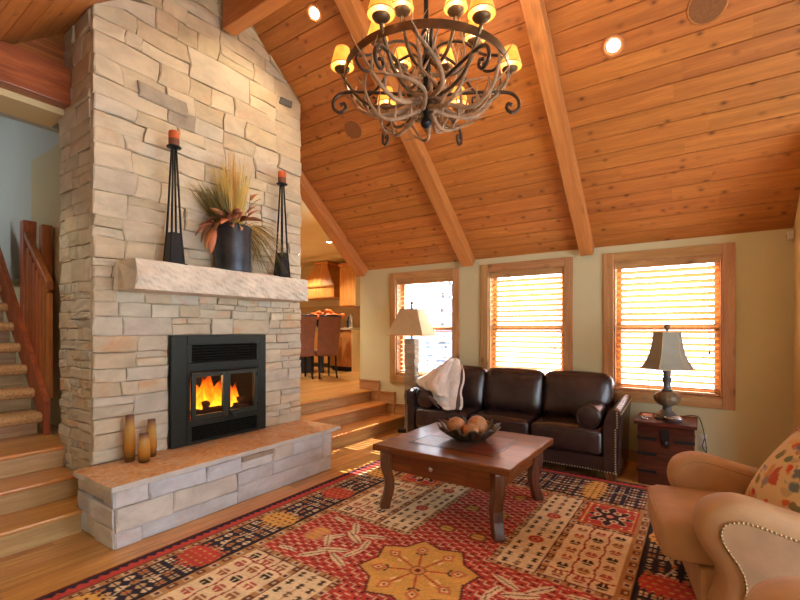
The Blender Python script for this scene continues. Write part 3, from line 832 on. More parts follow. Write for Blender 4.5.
blades('straw_blades', 'straw', 110, .66, .24, .03, .004, lab='upright golden straw grass')
blades('straw_spikes', 'straw', 16, .74, .1, .0, .006, base=.04, lab='tall thick golden stalks')
blades('green_sprigs', 'sage', 150, .40, .75, .12, .0045, (PI * 1.15, PI * 1.7), .08, 'fine olive green sprigs', )
blades('trailing_grass', 'sage', 90, .42, .8, 1.55, .0036, (PI * .32, PI * .62), .1, 'olive grass trailing over the mantel edge')
blades('trailing_straw', 'straw', 60, .38, .85, 1.3, .0036, (PI * .25, PI * .7), .1, 'straw trailing over the pot rim')
def leaf_mesh(L, w, curl, mat):
    V = []; F = []; n = 7
    for j in range(n):
        t = j / (n - 1); ww = w * math.sin(PI * min(.98, .05 + t * .93)) ** .8
        z = -curl * L * t * t
        V += [(L * t, -ww, z + .25 * ww), (L * t, 0, z), (L * t, ww, z + .25 * ww)]
    for j in range(n - 1):
        a = j * 3; F += [(a, a+1, a+4, a+3), (a+1, a+2, a+5, a+4)]
    me = MB().add(V, F).mesh('leaf', M[mat], True); return me
lm = [leaf_mesh(.17, .028, .35, 'leafbrown'), leaf_mesh(.14, .032, .6, 'leafbrown'), leaf_mesh(.12, .026, .3, 'leafdark')]
def put_leaf(me, a, el, r, z, roll=0, sc=1):
    o = inst('leaf', me, bq, (r * math.cos(a), r * math.sin(a), z), (roll, -el, a), (sc,) * 3)
    md = o.modifiers.new('thickness', 'SOLIDIFY'); md.thickness = .0012
for k in range(30):
    put_leaf(random.choice(lm), random.uniform(0, 2*PI) if k > 12 else random.uniform(-PI*.95, -PI*.05), random.uniform(-.3, .9), random.uniform(.05, .12), random.uniform(.05, .13), random.uniform(-.7, .7), random.uniform(.7, 1.1))
for k, (a, el, r, z, sc) in enumerate(((-1.75, -.5, .16, .07, 1.3), (-1.5, -.9, .2, .02, 1.25), (-1.3, -1.2, .22, .0, 1.2), (-1.62, -.15, .17, .06, 1.3), (-1.2, -.4, .12, .1, 1.2), (-.9, -.1, .1, .1, 1.1), (-.6, .3, .06, .12, 1.1), (1.3, .9, .12, .16, 1.0), (1.45, 1.1, .15, .25, .9), (1.5, 1.2, .17, .33, .85), (1.35, 1.0, .12, .2, .8), (.6, .2, .1, .12, 1.0), (.1, .3, .1, .1, 1))):
    put_leaf(lm[0] if k % 3 else lm[1], a, el, r, z, random.uniform(-.5, .5), sc)
MB().tube(bez([(.02, .05, .0), (.03, .12, .15), (.02, .16, .38)], 10), .002, 5).build('leaf_stem', M['leafdark'], bq)

# three amber vases on the hearth
for (x_, y_, r, h, lb) in ((-3.40, 1.482, .036, .335, 'tallest amber glass vase on the hearth beside the chimney corner'), (-3.30, 1.535, .038, .205, 'shortest amber glass vase standing in front of the other two'), (-3.395, 1.632, .034, .28, 'middle-height amber glass vase with a violet rim, nearest the insert')):
    pr = [(r*.82, 0), (r*.98, .01), (r*1.05, h*.3), (r, h*.6), (r*.82, h*.9), (r*.78, h), (r*.70, h), (r*.74, h*.88), (r*.9, h*.6), (r*.93, h*.3), (r*.8, .03), (0.002, .026)]
    v = MB().lathe(pr, 28).build('amber_vase', M['amber'], None, smooth=True, autosmooth=60)
    v.location = (x_, y_, HZ + .004); tag(v, lb, 'vase', 'amber vases on the hearth')

# ------------------------------------------------------------------ rug
RA, RB = 1.434, 2.23; RC = (-1.296, 2.054); RT = .009
step = .0078
na, nb = int(2*RA/step) + 1, int(2*RB/step) + 1
a1 = np.linspace(-RA, RA, na); b1 = np.linspace(-RB, RB, nb)
A, B = np.meshgrid(a1, b1)          # rows follow b
aa, bb_ = np.abs(A), np.abs(B)
rng = np.random.default_rng(4)
img = np.zeros((nb, na, 3)); 
def C(*c): return np.array(lin(c))
BROWN, NAVY, RED, GOLD, CREAM, MAROON, DKRED, GREY, BLACK, PINK = C(170, 126, 80), C(48, 42, 56), C(180, 62, 54), C(206, 158, 78), C(216, 196, 160), C(104, 48, 46), C(146, 46, 44), C(150, 146, 140), C(36, 30, 32), C(206, 130, 104)
def put(mask, col): img[mask] = col
img[:] = BROWN
put((aa > 1.33) | (bb_ > 2.135), RED)
saw = (np.minimum(np.mod(np.where(aa > 1.33, B, A), .05), .05 - np.mod(np.where(aa > 1.33, B, A), .05)))
edge = np.where(aa > 1.33, aa - 1.33, bb_ - 2.135)
put(((aa > 1.36) | (bb_ > 2.165)) & (np.where(bb_ - 2.135 > aa - 1.33, bb_ - 2.135, aa - 1.33) > .045 + saw), NAVY)
put((aa > 1.415) | (bb_ > 2.212), MAROON * .7)
put(((aa > 1.325) & (aa < 1.337) & (bb_ < 2.14)) | ((bb_ > 2.128) & (bb_ < 2.14) & (aa < 1.337)), BLACK)
# guard stripes with small paired squares
def guard(mask, along, across, c0):
    s = np.mod(along, .16)
    put(mask & (s < .05) & (np.abs(across - c0) < .022), CREAM * .8)
    put(mask & (s > .012) & (s < .038) & (np.abs(across - c0) < .011), MAROON)
    put(mask & (s > .08) & (s < .13) & (np.abs(across - c0) < .018), C(110, 62, 44))
    put(mask & (s > .095) & (s < .115) & (np.abs(across - c0) < .009), CREAM * .7)
guard((aa > 1.29) & (aa < 1.32) & (bb_ < 2.1), B, aa, 1.306)
guard((aa > .955) & (aa < 1.01) & (bb_ < 1.62), B, aa, .982)
guard((bb_ > 1.6) & (bb_ < 1.65) & (aa < .95), A, bb_, 1.627)
# dark tree border with serrated yellow and red clumps between the trees
def border(mask, s, c, half):
    put(mask, NAVY)
    P_ = .60 if half < .2 else .95
    k = np.floor(s / P_ + .5); ds = s - k * P_; yel = (np.mod(k, 2) == 0) | (half > .2)
    t = c / half
    # trees: a pale trunk, paired leaves
    sm = np.mod(s, .60)
    put(mask & (np.abs(c + .02*np.sin(sm*20)) < .006), CREAM * .75)
    px, py = .072, .062
    iu = np.floor(sm / px); iv = np.floor((c + half) / py)
    fu = np.mod(sm, px) - px/2; fv = np.mod(c + half, py) - py/2
    ll = (np.abs(fu) + np.abs(fv) * 1.1 < .031) & ~((np.abs(fu) < .005))
    ll2 = (np.maximum(np.abs(fu), np.abs(fv)) < .021) & ~((np.abs(fu) < .004) | (np.abs(fv) < .004))
    par = np.mod(iu * 3 + iv * 5, 4)
    tone = np.mod(iu + 2 * iv, 3)
    for q, col in ((0, CREAM * .95), (1, C(168, 120, 76)), (2, C(190, 160, 120))):
        put(mask & (tone == q) & np.where(sm < .3, ll, ll2) & (np.abs(c) < half - .012), col)
    put(mask & (tone == 1) & (np.abs(fu) + np.abs(fv) < .010) & (np.abs(c) < half), RED)
    se = .045 * np.abs(np.mod(t * 3.5, 1) * 2 - 1)
    for flag, col, dot in ((yel, GOLD, MAROON), (~yel, RED * 1.05, GOLD)):
        w_ = (.085 if half < .2 else .06) * np.sqrt(np.clip(1.02 - t * t, 0, 1)) + se
        m_ = mask & flag & (np.abs(ds) < w_)
        put(m_, col)
        fu2 = np.mod(ds + .2, .045) - .022; fv2 = np.mod(c + half + .5 * .05 * np.mod(np.floor((ds + .2)/.045), 2), .05) - .025
        put(m_ & (np.abs(fu2) < .007) & (np.abs(fv2) < .012), dot * .8)
border((aa > 1.025) & (aa < 1.285) & (bb_ < 2.12), B, aa - 1.155, .13)
border((bb_ > 1.665) & (bb_ < 2.12) & (aa < .95), A + .38, bb_ - 1.89, .228)
# field compartments
def red_lattice(mask):
    put(mask, RED)
    col = np.floor(A / .05); off = np.mod(col, 2) * .028
    sB = np.mod(B + off, .056); sA = np.mod(A, .05)
    put(mask & (sB < .0085) & (sA > .006) & (sA < .044), CREAM * .9)
    put(mask & (sA < .008) & (np.mod(B + off, .112) < .04), CREAM * .8)
    put(mask & (np.abs(sB - .03) < .007) & (np.abs(sA - .026) < .008), MAROON * .6)
    put(mask & (np.mod(B * 1.3 + A * .8, .19) < .007), MAROON)
def ell(mask, a0, b0, ra, rb, rot, col, inner=None):
    c, s = math.cos(rot), math.sin(rot)
    for sa in (1, -1):
        for sb in (1, -1):
            x_ = (A * sa - a0); y_ = (B * sb - b0)
            u = (x_*c + y_*s) / ra; v = (-x_*s + y_*c) / rb
            put(mask & (u*u + v*v < 1), col)
            if inner is not None: put(mask & (u*u + v*v < .55), inner)
            put(mask & (u*u + v*v < 1) & (np.abs(v) < .14), MAROON if inner is None else col)
centre = (aa < .945) & (bb_ < .315)
red_lattice(centre)
for (a0, b0, ra, rb, rot) in ((.55, .10, .10, .028, .5), (.45, .17, .09, .026, -.4), (.62, .2, .09, .026, .9), (.42, .05, .08, .024, 1.3), (.66, .03, .08, .024, -.9), (.80, .24, .07, .02, .2)):
    ell(centre, a0, b0, ra, rb, rot, CREAM * .95)
ell(centre, .78, .04, .075, .05, 0, C(196, 130, 96), GOLD)
midr = (aa < .27) & (bb_ > .315) & (bb_ < 1.585)
red_lattice(midr)
for b0 in (.55, .95, 1.35): ell(midr, .115, b0, .062, .05, 0, C(120, 74, 44), GOLD)
# cream panels of small paired motifs with red rosettes between
cm = (aa > .315) & (aa < .54) & (bb_ > .35) & (bb_ < 1.585)
put(cm, CREAM)
fa = np.mod(aa - .315, .075) - .0375; fb_ = np.mod(bb_ - .35, .085) - .0425
put(cm & ((np.abs(fa) + 1.4 * np.abs(np.abs(fb_) - .013) < .021)), C(92, 74, 50))
put(cm & (np.abs(fa) < .004) & (np.abs(fb_) < .02), BLACK)
put(cm & (np.abs(aa - .428) < .004) & (np.mod(bb_, .17) < .1), C(170, 120, 90))
for b0 in (.74, 1.16):
    q = np.hypot(aa - .428, bb_ - b0)
    put(cm & (np.abs(bb_ - b0) < .055), CREAM); put(cm & (q < .048), RED); put(cm & (q < .026), C(206, 130, 96)); put(cm & (q < .012), MAROON)
# cream panels with upright vines
om = (aa > .59) & (aa < .935) & (bb_ > .36) & (bb_ < 1.115)
put(om, CREAM)
u = aa - .59; v_ = bb_ - .36
wig = .006 * np.sin(v_ * 40)
for c0 in (.115, .23): put(om & (np.abs(u - c0 + wig) < .006), DKRED)
put(om & (np.abs(v_ - .09 - .25 * np.abs(np.mod(u, .115) - .0575)) < .006), DKRED)
pu, pv = .0575, .105
iu, iv = np.floor(u / .115), np.floor(v_ / pv)
fu = np.mod(u, .115) - .0575; fv = np.mod(v_, pv) - pv/2
mot = (np.abs(fu) < .034 - .45 * np.abs(fv)) & (np.abs(fv) < .03) & ~((np.abs(fu) < .006) & (fv > .005)) & ~(np.abs(fv + .012) < .004)
tone = np.mod(iu * 2 + iv, 3)
for q, col in ((0, C(150, 92, 58)), (1, C(58, 44, 40)), (2, C(172, 84, 66))): put(om & mot & (tone == q), col)
# red squares with a dark star of rosettes
rm = (aa > .59) & (aa < .935) & (bb_ > 1.165) & (bb_ < 1.585)
put(rm, RED)
u, v_ = aa - .7625, bb_ - 1.375
th = np.arctan2(v_, u); rr = np.hypot(u * 1.0, v_ * .85)
put(rm & (rr < .125 + .03 * np.cos(8 * th)), CREAM * .8); put(rm & (rr < .115 + .03 * np.cos(8 * th)), C(64, 40, 44))
for k in range(6):
    q = np.hypot(u - .08*math.cos(k*PI/3), v_*.85 - .08*math.sin(k*PI/3)); put(rm & (q < .026), CREAM * .9); put(rm & (q < .014), DKRED)
put(rm & (np.hypot(u, v_ * .85) < .024), PINK)
put(rm & ((np.abs(np.abs(u) - .155) < .006) | (np.abs(np.abs(v_) - .19) < .006)), GOLD * .9)
put(rm & (np.abs(u) > .09) & (np.abs(v_) > .12) & (np.mod(A * 60, 3) < 1) & (np.mod(B * 60, 3) < 1), CREAM)
# fine dark lines round every compartment
def outline(a0, a1_, b0, b1_, w_=.006):
    i = (aa > a0 - w_) & (aa < a1_ + w_) & (bb_ > b0 - w_) & (bb_ < b1_ + w_); j = (aa > a0) & (aa < a1_) & (bb_ > b0) & (bb_ < b1_)
    put(i & ~j, MAROON * .8)
for q in ((.59, .935, .36, 1.115), (.59, .935, 1.165, 1.585), (.315, .54, .35, 1.585)): outline(*q)
put((np.abs(aa - 1.018) < .006) & (bb_ < 1.66), BLACK); put((np.abs(bb_ - 1.657) < .006) & (aa < 1.02), BLACK)
for m_, al, ac, c0 in (((aa > .545) & (aa < .585) & (bb_ > .33) & (bb_ < 1.59), B, aa, .565), ((bb_ > .318) & (bb_ < .348) & (aa > .28) & (aa < .94), A, bb_, .333), ((aa > .275) & (aa < .31) & (bb_ > .33) & (bb_ < 1.59), B, aa, .293), ((bb_ > 1.12) & (bb_ < 1.16) & (aa > .59) & (aa < .94), A, bb_, 1.14)):
    guard(m_, al, ac, c0)
# golden eight-pointed medallion
def star(Rr, ratio, col, rot=0):
    th = np.arctan2(B, A) + rot; r_ = np.hypot(A, B)
    seg = PI / 8; t = np.mod(th, 2*seg); t = np.minimum(t, 2*seg - t)
    # straight edge from the tip (t=0) to the notch (t=seg)
    p0 = (Rr, 0.0); p1 = (Rr*ratio*math.cos(seg), Rr*ratio*math.sin(seg))
    nx_, ny_ = p1[1]-p0[1], -(p1[0]-p0[0])
    d = (r_*np.cos(t)-p0[0])*nx_ + (r_*np.sin(t)-p0[1])*ny_
    put(d < 0 if nx_*0 + ny_*0 - (p0[0]*nx_ + p0[1]*ny_) < 0 else d > 0, col)
star(.352, .80, MAROON, PI/8*0 + .36); star(.333, .80, GOLD, .36)
th = np.arctan2(B, A) + .36; r_ = np.hypot(A, B); seg = PI / 4
k8 = np.floor(th / seg + .5); dt = (th - k8 * seg) * r_
inside = r_ < .30
put(inside & (np.abs(dt) < .006) & (r_ < .24), C(176, 74, 46))
odd = np.mod(k8, 2) == 1
put(inside & (np.abs(dt) + .8*np.abs(r_ - .225) < .042), C(192, 110, 66)); put(inside & (np.abs(dt) + .8*np.abs(r_ - .225) < .022), C(226, 190, 130)); put(inside & (np.abs(dt) + np.abs(r_ - .225) < .011), MAROON)
put(inside & odd & (np.abs(r_ - .165 - np.abs(dt) * .7) < .007) & (np.abs(dt) < .035), C(60, 44, 52))
put(inside & ~odd & (np.abs(np.abs(dt) - .02) < .006) & (np.abs(r_ - .15) < .02), C(232, 206, 150))
put(r_ < .05, C(150, 100, 60)); put(r_ < .036, C(206, 140, 74)); put(r_ < .018, MAROON)
# yarn-to-yarn variation of the dye
img *= (1 + rng.normal(0, .09, (nb, na, 1))) * (1 + .08 * np.sin(B * 37)[..., None] * np.sin(A * 5 + B * 3)[..., None])
g_ = img.mean(-1, keepdims=True); img = np.clip((g_ + (img - g_) * .93) * 1.25, 0, 1)
nv = na * nb
co = np.zeros((nv * 2, 3)); co[:nv, 0] = A.ravel(); co[:nv, 1] = B.ravel(); co[:nv, 2] = RT + rng.normal(0, .0004, nv)
ii = np.arange(nv).reshape(nb, na)
quads = np.stack([ii[:-1, :-1], ii[:-1, 1:], ii[1:, 1:], ii[1:, :-1]], -1).reshape(-1, 4)
per = np.concatenate([ii[0, :], ii[1:, -1], ii[-1, -2::-1], ii[-2:0:-1, 0]])
np_ = len(per)
low = co[per].copy(); low[:, 2] = .0005
co = np.concatenate([co[:nv], low])
lo = np.arange(nv, nv + np_)
skirt = np.stack([per, lo, np.roll(lo, -1), np.roll(per, -1)], -1)
faces = np.concatenate([quads, skirt])
me = bpy.data.meshes.new('area_rug')
me.vertices.add(len(co)); me.vertices.foreach_set('co', co.ravel())
me.loops.add(faces.size); me.loops.foreach_set('vertex_index', faces.ravel().astype(np.int32))
me.polygons.add(len(faces)); me.polygons.foreach_set('loop_start', np.arange(0, faces.size, 4, dtype=np.int32))
me.update(calc_edges=True); me.validate()
ca = me.color_attributes.new('dye', 'FLOAT_COLOR', 'POINT')
cc = np.ones((len(co), 4)); cc[:nv, :3] = img.reshape(-1, 3); cc[nv:, :3] = MAROON * .6
ca.data.foreach_set('color', cc.ravel())
m, nt, b = new_mat('woven_wool')
at = N(nt, 'ShaderNodeAttribute', attribute_name='dye'); nt.links.new(at.outputs['Color'], b.inputs['Base Color'])
b.inputs['Roughness'].default_value = .95; b.inputs['Specular IOR Level'].default_value = .15
tc = N(nt, 'ShaderNodeTexCoord'); bump(nt, b, noise(nt, tc.outputs['Object'], 260, 2), .4, .002)
me.materials.append(m)
rug = bpy.data.objects.new('area_rug', me); COL.objects.link(rug); rug.location = (RC[0], RC[1], 0)
tag(rug, 'red, navy and cream patterned wool rug with a golden star medallion', 'rug')
ZR = RT + .001

# ------------------------------------------------------------------ sofa
sofa = thing('leather_sofa', 'dark brown leather three-seat sofa with nailhead trim under the windows', 'sofa', (-1.71, 4.56, 0))
HW = 1.135; D0, D1 = -.345, .40
MB().box(-HW + .13, HW - .13, D0 + .02, D1 - .02, .07, .215).build('base', M['leather'], sofa, bevel=.012, seg=3)
MB().box(-HW + .145, HW - .145, D1 - .16, D1, .2, .80).build('back_frame', M['leather'], sofa, bevel=.03, seg=4)
for sx in (-1, 1):
    # arm: narrow slab that swells outward toward a rounded top
    secs = []
    n = 22
    for k in range(n + 1):
        t = k / n; y = D0 + (D1 - D0) * t
        top = .655 + .05 * t
        prof = []
        xi = HW - .135; xo = HW - .012
        pts = [(xi, .07), (xi, .30), (xi - .004, .45), (xi + .008, .56), (xi + .035, top - .035), (xi + .075, top - .004), (xo - .02, top), (xo + .012, top - .016), (xo + .018, top - .05), (xo + .006, .50), (xo - .006, .28), (xo - .006, .07)]
        ins_ = 0 if 0 < k < n else .012
        cxm = (xi + xo) / 2
        for (px, pz) in pts:
            px_ = px + (cxm - px) * (ins_ * 6); pz_ = pz - (ins_ if pz > .3 else -ins_)
            secs.append((sx * px_, y - (0 if k else 0), pz_))
    m_ = 12; mb = MB(); mb.v = secs
    for k in range(n):
        for j in range(m_): mb.f.append((k*m_+j, k*m_+(j+1) % m_, (k+1)*m_+(j+1) % m_, (k+1)*m_+j))
    mb.f.append(tuple(range(m_))); mb.f.append(tuple(range(n*m_, n*m_+m_)))
    arm = mb.build('arm', M['leather'], sofa, smooth=True, autosmooth=55)
    nh = MB()
    for k in range(26): nh.ball((sx * (HW - .036 + (.012 if k > 18 else 0)), D0 - .002, .085 + k * .0215), .0072, 6, 4)
    for k in range(30): nh.ball((sx * (HW + .006), D0 + .02 + k * .024, .61 + .05 * k / 30), .006, 6, 4)
    tag(nh.build('nailhead_trim', M['brass'], arm, smooth=True), 'row of small antique brass nailheads', kind='stuff')
nh = MB()
for k in range(96): nh.ball((-HW + .03 + k * (2*HW - .06)/95, D0 - .003 + (.02 if .12 < (k+.0)/95*2*HW < 2*HW - .15 else 0), .09), .0068, 6, 4)
tag(nh.build('nailhead_trim', M['brass'], sofa, smooth=True), 'row of small antique brass nailheads', kind='stuff')
cw = (2*HW - .27) / 3
for k in range(3):
    xc_ = -HW + .135 + cw * (k + .5)
    seat = MB().puff((xc_, -.105, .335), (cw/2 - .004, .252, .118), .05, 8, (.0, .008, .028)).build('seat_cushion', M['leather'], sofa, smooth=True)
    pip = MB()
    y_ = -.105 - .255; 
    pip.tube([(xc_ - cw/2 + .03, y_, .43), (xc_ + cw/2 - .03, y_, .43)], .005, 6); 
    pip.build('piping', M['leather'], seat, smooth=True)
    Mx = Matrix.Rotation(math.radians(-13), 3, 'X')
    MB().puff((xc_, .175, .665), (cw/2 - .001, .10, .245), .075, 9, (.008, .05, .018), Mx).build('back_cushion', M['leather'], sofa, smooth=True)
for sx in (-1, 1):
    for yy in (D0 + .06, D1 - .08):
        MB().prism([(-.035, 0), (.035, 0), (.045, .075), (-.045, .075)], 'y', -.04, .04).build('foot', M['tableleg'], sofa).location = (sx * (HW - .08), yy, ZR if yy < 0 else 0)
for sx, lb in ((-1, 'brown leather bolster pillow half covered by the throw blanket'), (1, 'brown leather bolster pillow at the sofa arm beside the trunk')):
    bo = thing('bolster_pillow', lb, 'pillow', (-1.71 + sx * (HW - .262), 4.44, .558), 0, 'leather bolsters on the sofa')
    prof = [(.0, -.205), (.085, -.205), (.1, -.198), (.106, -.185), (.108, 0), (.106, .185), (.1, .198), (.085, .205), (0, .205)]
    o = MB().lathe([(max(r, .001), z) for r, z in prof], 28, cap=False).build('bolster', M['leather'], bo, smooth=True, autosmooth=50); o.rotation_euler = (PI/2, 0, 0)
    for e_ in (-1, 1):
        pts = [(.104*math.cos(a), e_ * .194, .104*math.sin(a)) for a in [2*PI*k/28 for k in range(29)]]
        MB().tube(pts, .006, 6, cap=False).build('piping', M['leather'], bo, smooth=True)

# throw blanket draped over the back corner and the arm side of the sofa
def cloth(rows, nu=40, nvv=34, fold=.012, thick=.012):
    """rows of control points -> smooth folded sheet"""
    R_ = [bez(r, nu) for r in rows]; k = min(len(r) for r in R_)
    cols = [bez([r[i] for r in R_], nvv) for i in range(k)]
    V = []; F = []; nn = len(cols[0])
    for i, c in enumerate(cols):
        for j, p in enumerate(c):
            s_ = math.sin(i * .33 + j * .28) * fold + math.sin(j * .5 - i * .22) * fold * .6
            V.append((p.x + s_ * .3, p.y - abs(s_) * .9, p.z + s_ * .4))
    for i in range(k - 1):
        for j in range(nn - 1): F.append((i*nn+j, i*nn+j+1, (i+1)*nn+j+1, (i+1)*nn+j))
    return V, F, k, nn
th_ = thing('throw_blanket', 'cream and brown fleece throw draped over the corner of the sofa', 'blanket', (-2.5, 4.55, .5))
THX = .05
def sheet(name, rows, mat, lab, fold=.012, border=None, thick=.012):
    V, F, k, nn = cloth(rows, fold=fold)
    o = MB().add([local(th_, (p[0] + THX, p[1], p[2])) for p in V], F).build(name, M[mat], th_, smooth=True); o['label'] = lab
    md = o.modifiers.new('t', 'SOLIDIFY'); md.thickness = thick; md.offset = 1
    if border:
        o.data.materials.append(M[border])
        for p in o.data.polygons:
            i, j = p.index // (nn - 1), p.index % (nn - 1)
            if i > k - 7 and i < k - 3: p.material_index = 1
    return o
# main fold: from the peak on the back cushion down over the front
sheet('outer_fold', [[(-2.60, 4.72, .93), (-2.50, 4.66, 1.0), (-2.42, 4.66, .99), (-2.36, 4.64, .93)],
                     [(-2.76, 4.52, .82), (-2.58, 4.46, .87), (-2.38, 4.50, .86), (-2.27, 4.52, .80)],
                     [(-2.82, 4.37, .74), (-2.62, 4.33, .71), (-2.40, 4.38, .68), (-2.24, 4.42, .64)],
                     [(-2.66, 4.33, .66), (-2.52, 4.28, .58), (-2.36, 4.28, .53), (-2.20, 4.34, .52)],
                     [(-2.56, 4.32, .60), (-2.46, 4.25, .52), (-2.34, 4.24, .475), (-2.20, 4.30, .472)]], 'throw', 'cream fleece side with a brown border', .014, 'throwdark')
sheet('inner_fold', [[(-2.55, 4.62, .96), (-2.46, 4.55, 1.02), (-2.43, 4.58, 1.0)],
                     [(-2.62, 4.42, .85), (-2.50, 4.36, .89), (-2.41, 4.40, .86)],
                     [(-2.66, 4.30, .735), (-2.50, 4.22, .73), (-2.33, 4.28, .68)],
                     [(-2.50, 4.24, .66), (-2.42, 4.19, .63), (-2.34, 4.24, .60)]], 'throw', 'folded-over triangle of the throw', .007)
sheet('rolled_edge', [[(-2.84, 4.42, .71), (-2.70, 4.32, .68), (-2.58, 4.27, .62), (-2.46, 4.22, .55)],
                      [(-2.83, 4.39, .685), (-2.69, 4.29, .65), (-2.56, 4.24, .585), (-2.44, 4.20, .51)],
                      [(-2.82, 4.42, .67), (-2.67, 4.33, .625), (-2.54, 4.27, .555), (-2.43, 4.23, .485)]], 'throwdark', 'dark rolled hem of the throw', .004)

# ------------------------------------------------------------------ coffee table
ct = thing('coffee_table', 'dark cherry coffee table with curved legs and inlaid stone top', 'table', (-1.51, 3.09, ZR))
TX, TY = .54, .485
outl = []
def edge_(p, q, n, amp):
    for k in range(n):
        t = k / n; outl.append((p[0] + (q[0]-p[0])*t + amp*math.sin(k*1.3+p[0]), p[1] + (q[1]-p[1])*t + amp*math.sin(k*1.7+p[1])))
edge_((-TX, -TY), (TX, -TY), 14, .003); edge_((TX, -TY), (TX, TY), 16, .003); edge_((TX, TY), (-TX, TY), 14, .003); edge_((-TX, TY), (-TX, -TY), 14, .004)
top = MB().prism(outl, 'z', .425, .473).build('top', M['tablewood'], ct, bevel=.008, seg=3)
M['inlaymat'] = stone('slate_copper_inlay', [(120, 62, 46), (110, 92, 86), (96, 74, 64), (140, 70, 48), (90, 82, 82)], rough=.3, rust=.5)
MB().box(-.33, .33, -.27, .27, .4735, .4745).build('inlay_bed', M['ironedge'], top)
for i in range(3):
    for j in range(2):
        x0 = -.32 + i * .215; y0 = -.26 + j * .262
        MB().box(x0, x0 + .21, y0, y0 + .256, .4746, .4765).build('inlay_tile', M['inlaymat'], top)
for q in ((-.345, .345, -.285, -.271), (-.345, .345, .271, .285), (-.345, -.331, -.271, .271), (.331, .345, -.271, .271)):
    MB().box(q[0], q[1], q[2], q[3], .4732, .4762).build('inlay_border', M['tableleg'], top)
for q in ((-.43, .43, -.432, -.412), (-.43, .43, .392, .412), (-.432, -.412, -.41, .39), (.412, .432, -.41, .39)):
    MB().box(q[0], q[1], q[2], q[3], .285, .425).build('apron', M['tablewood'], ct, bevel=.003)
dw = MB().box(-.22, .22, -.440, -.433, .298, .412).build('drawer', M['tablewood'], ct, bevel=.002)
MB().lathe([(.006, 0), (.006, .014), (.016, .02), (.017, .028), (.008, .034)], 14).build('knob', M['silver'], dw, smooth=True, autosmooth=40).matrix_local = Matrix.Translation((-.04, -.440, .365)) @ Matrix.Rotation(PI/2, 4, 'X')
for sx, sy in ((-1, -1), (1, -1), (1, 1), (-1, 1)):
    # cabriole-like leg cut from a thick board: knee out, ankle in, foot out
    prof = [(.004, 0), (.068, 0), (.076, .012), (.066, .05), (.044, .11), (.036, .17), (.044, .23), (.066, .29), (.07, .34), (.07, .425), (-.012, .425), (-.012, .34), (-.016, .29), (-.032, .22), (-.034, .16), (-.022, .10), (-.006, .05)]
    o = MB().prism([(p[0] - .03, p[1]) for p in prof], 'y', -.036, .036).build('leg', M['tableleg'], ct, bevel=.008, seg=2)
    o.location = (sx * .445, -.445 if sy < 0 else .36, 0)
    o.rotation_euler = (0, 0, math.atan2(sy, sx) * 1.0 - (PI/4 * sx * sy if False else 0))
# bowl and spheres
bowl = thing('leaf_bowl', 'hammered metal bowl with a ragged leaf-edged rim on the coffee table', 'bowl', (-1.50, 3.13, ZR + .4768)); bowl.scale = (1.2,) * 3
mb = MB(); V = []; F = []; n = 60; prof = [(.05, .004), (.085, .006), (.12, .022), (.15, .045), (.172, .068), (.19, .088)]
for j, (r, z) in enumerate(prof):
    for k in range(n):
        a = 2*PI*k/n; q = j / 5
        jag = (1 + (.09 * abs(math.sin(a * 5.5)) + .05 * math.sin(a * 13)) * q ** 2)
        V.append((r * jag * math.cos(a), r * jag * math.sin(a), z + .014 * q * q * math.sin(a * 11)))
F = [(j*n+k, j*n+(k+1) % n, (j+1)*n+(k+1) % n, (j+1)*n+k) for j in range(5) for k in range(n)] + [tuple(range(n))[::-1]]
o = mb.add(V, F).build('dish', M['bronze'], bowl, smooth=True); md = o.modifiers.new('t', 'SOLIDIFY'); md.thickness = .004
for k in range(12):
    a = 2*PI*k/12 + .1
    V = []; L_, w_ = .075, .024
    for j in range(5):
        t = j / 4; ww = w_ * math.sin(PI * min(.97, .15 + .8 * t))
        for q in (-1, 0, 1): V.append((.135 + L_ * t, q * ww, .034 + .075 * t - (.006 if q == 0 else 0)))
    F = [(j*3+q, j*3+q+1, j*3+q+4, j*3+q+3) for j in range(4) for q in range(2)]
    lf = MB().add(V, F).build('leaf', M['lampgrey'], bowl, smooth=True); lf.rotation_euler = (0, 0, a)
    md = lf.modifiers.new('t', 'SOLIDIFY'); md.thickness = .003
MB().lathe([(.06, 0), (.062, .004), (.05, .007)], 24).build('foot', M['bronze'], bowl, smooth=True)
M['sphere'] = plain('rattan_copper_sphere', (178, 120, 74), .5, .1, 30, .35, .5)
for (dx, dy, z, r, lb) in ((-.09, -.04, .1, .074, 'copper brown woven sphere on the armless side of the bowl'), (.05, .05, .106, .079, 'largest copper brown woven sphere at the back of the bowl'), (.06, -.09, .086, .062, 'small golden woven sphere at the front of the bowl')):
    s_ = MB().ball((0, 0, 0), r, 24, 14).build('decor_sphere', M['sphere'], None, smooth=True)
    s_.location = (-1.50 + dx, 3.13 + dy, ZR + .4768 + z); tag(s_, lb.replace('on the armless side', 'on the fireplace side'), 'ball', 'decor spheres in the bowl')

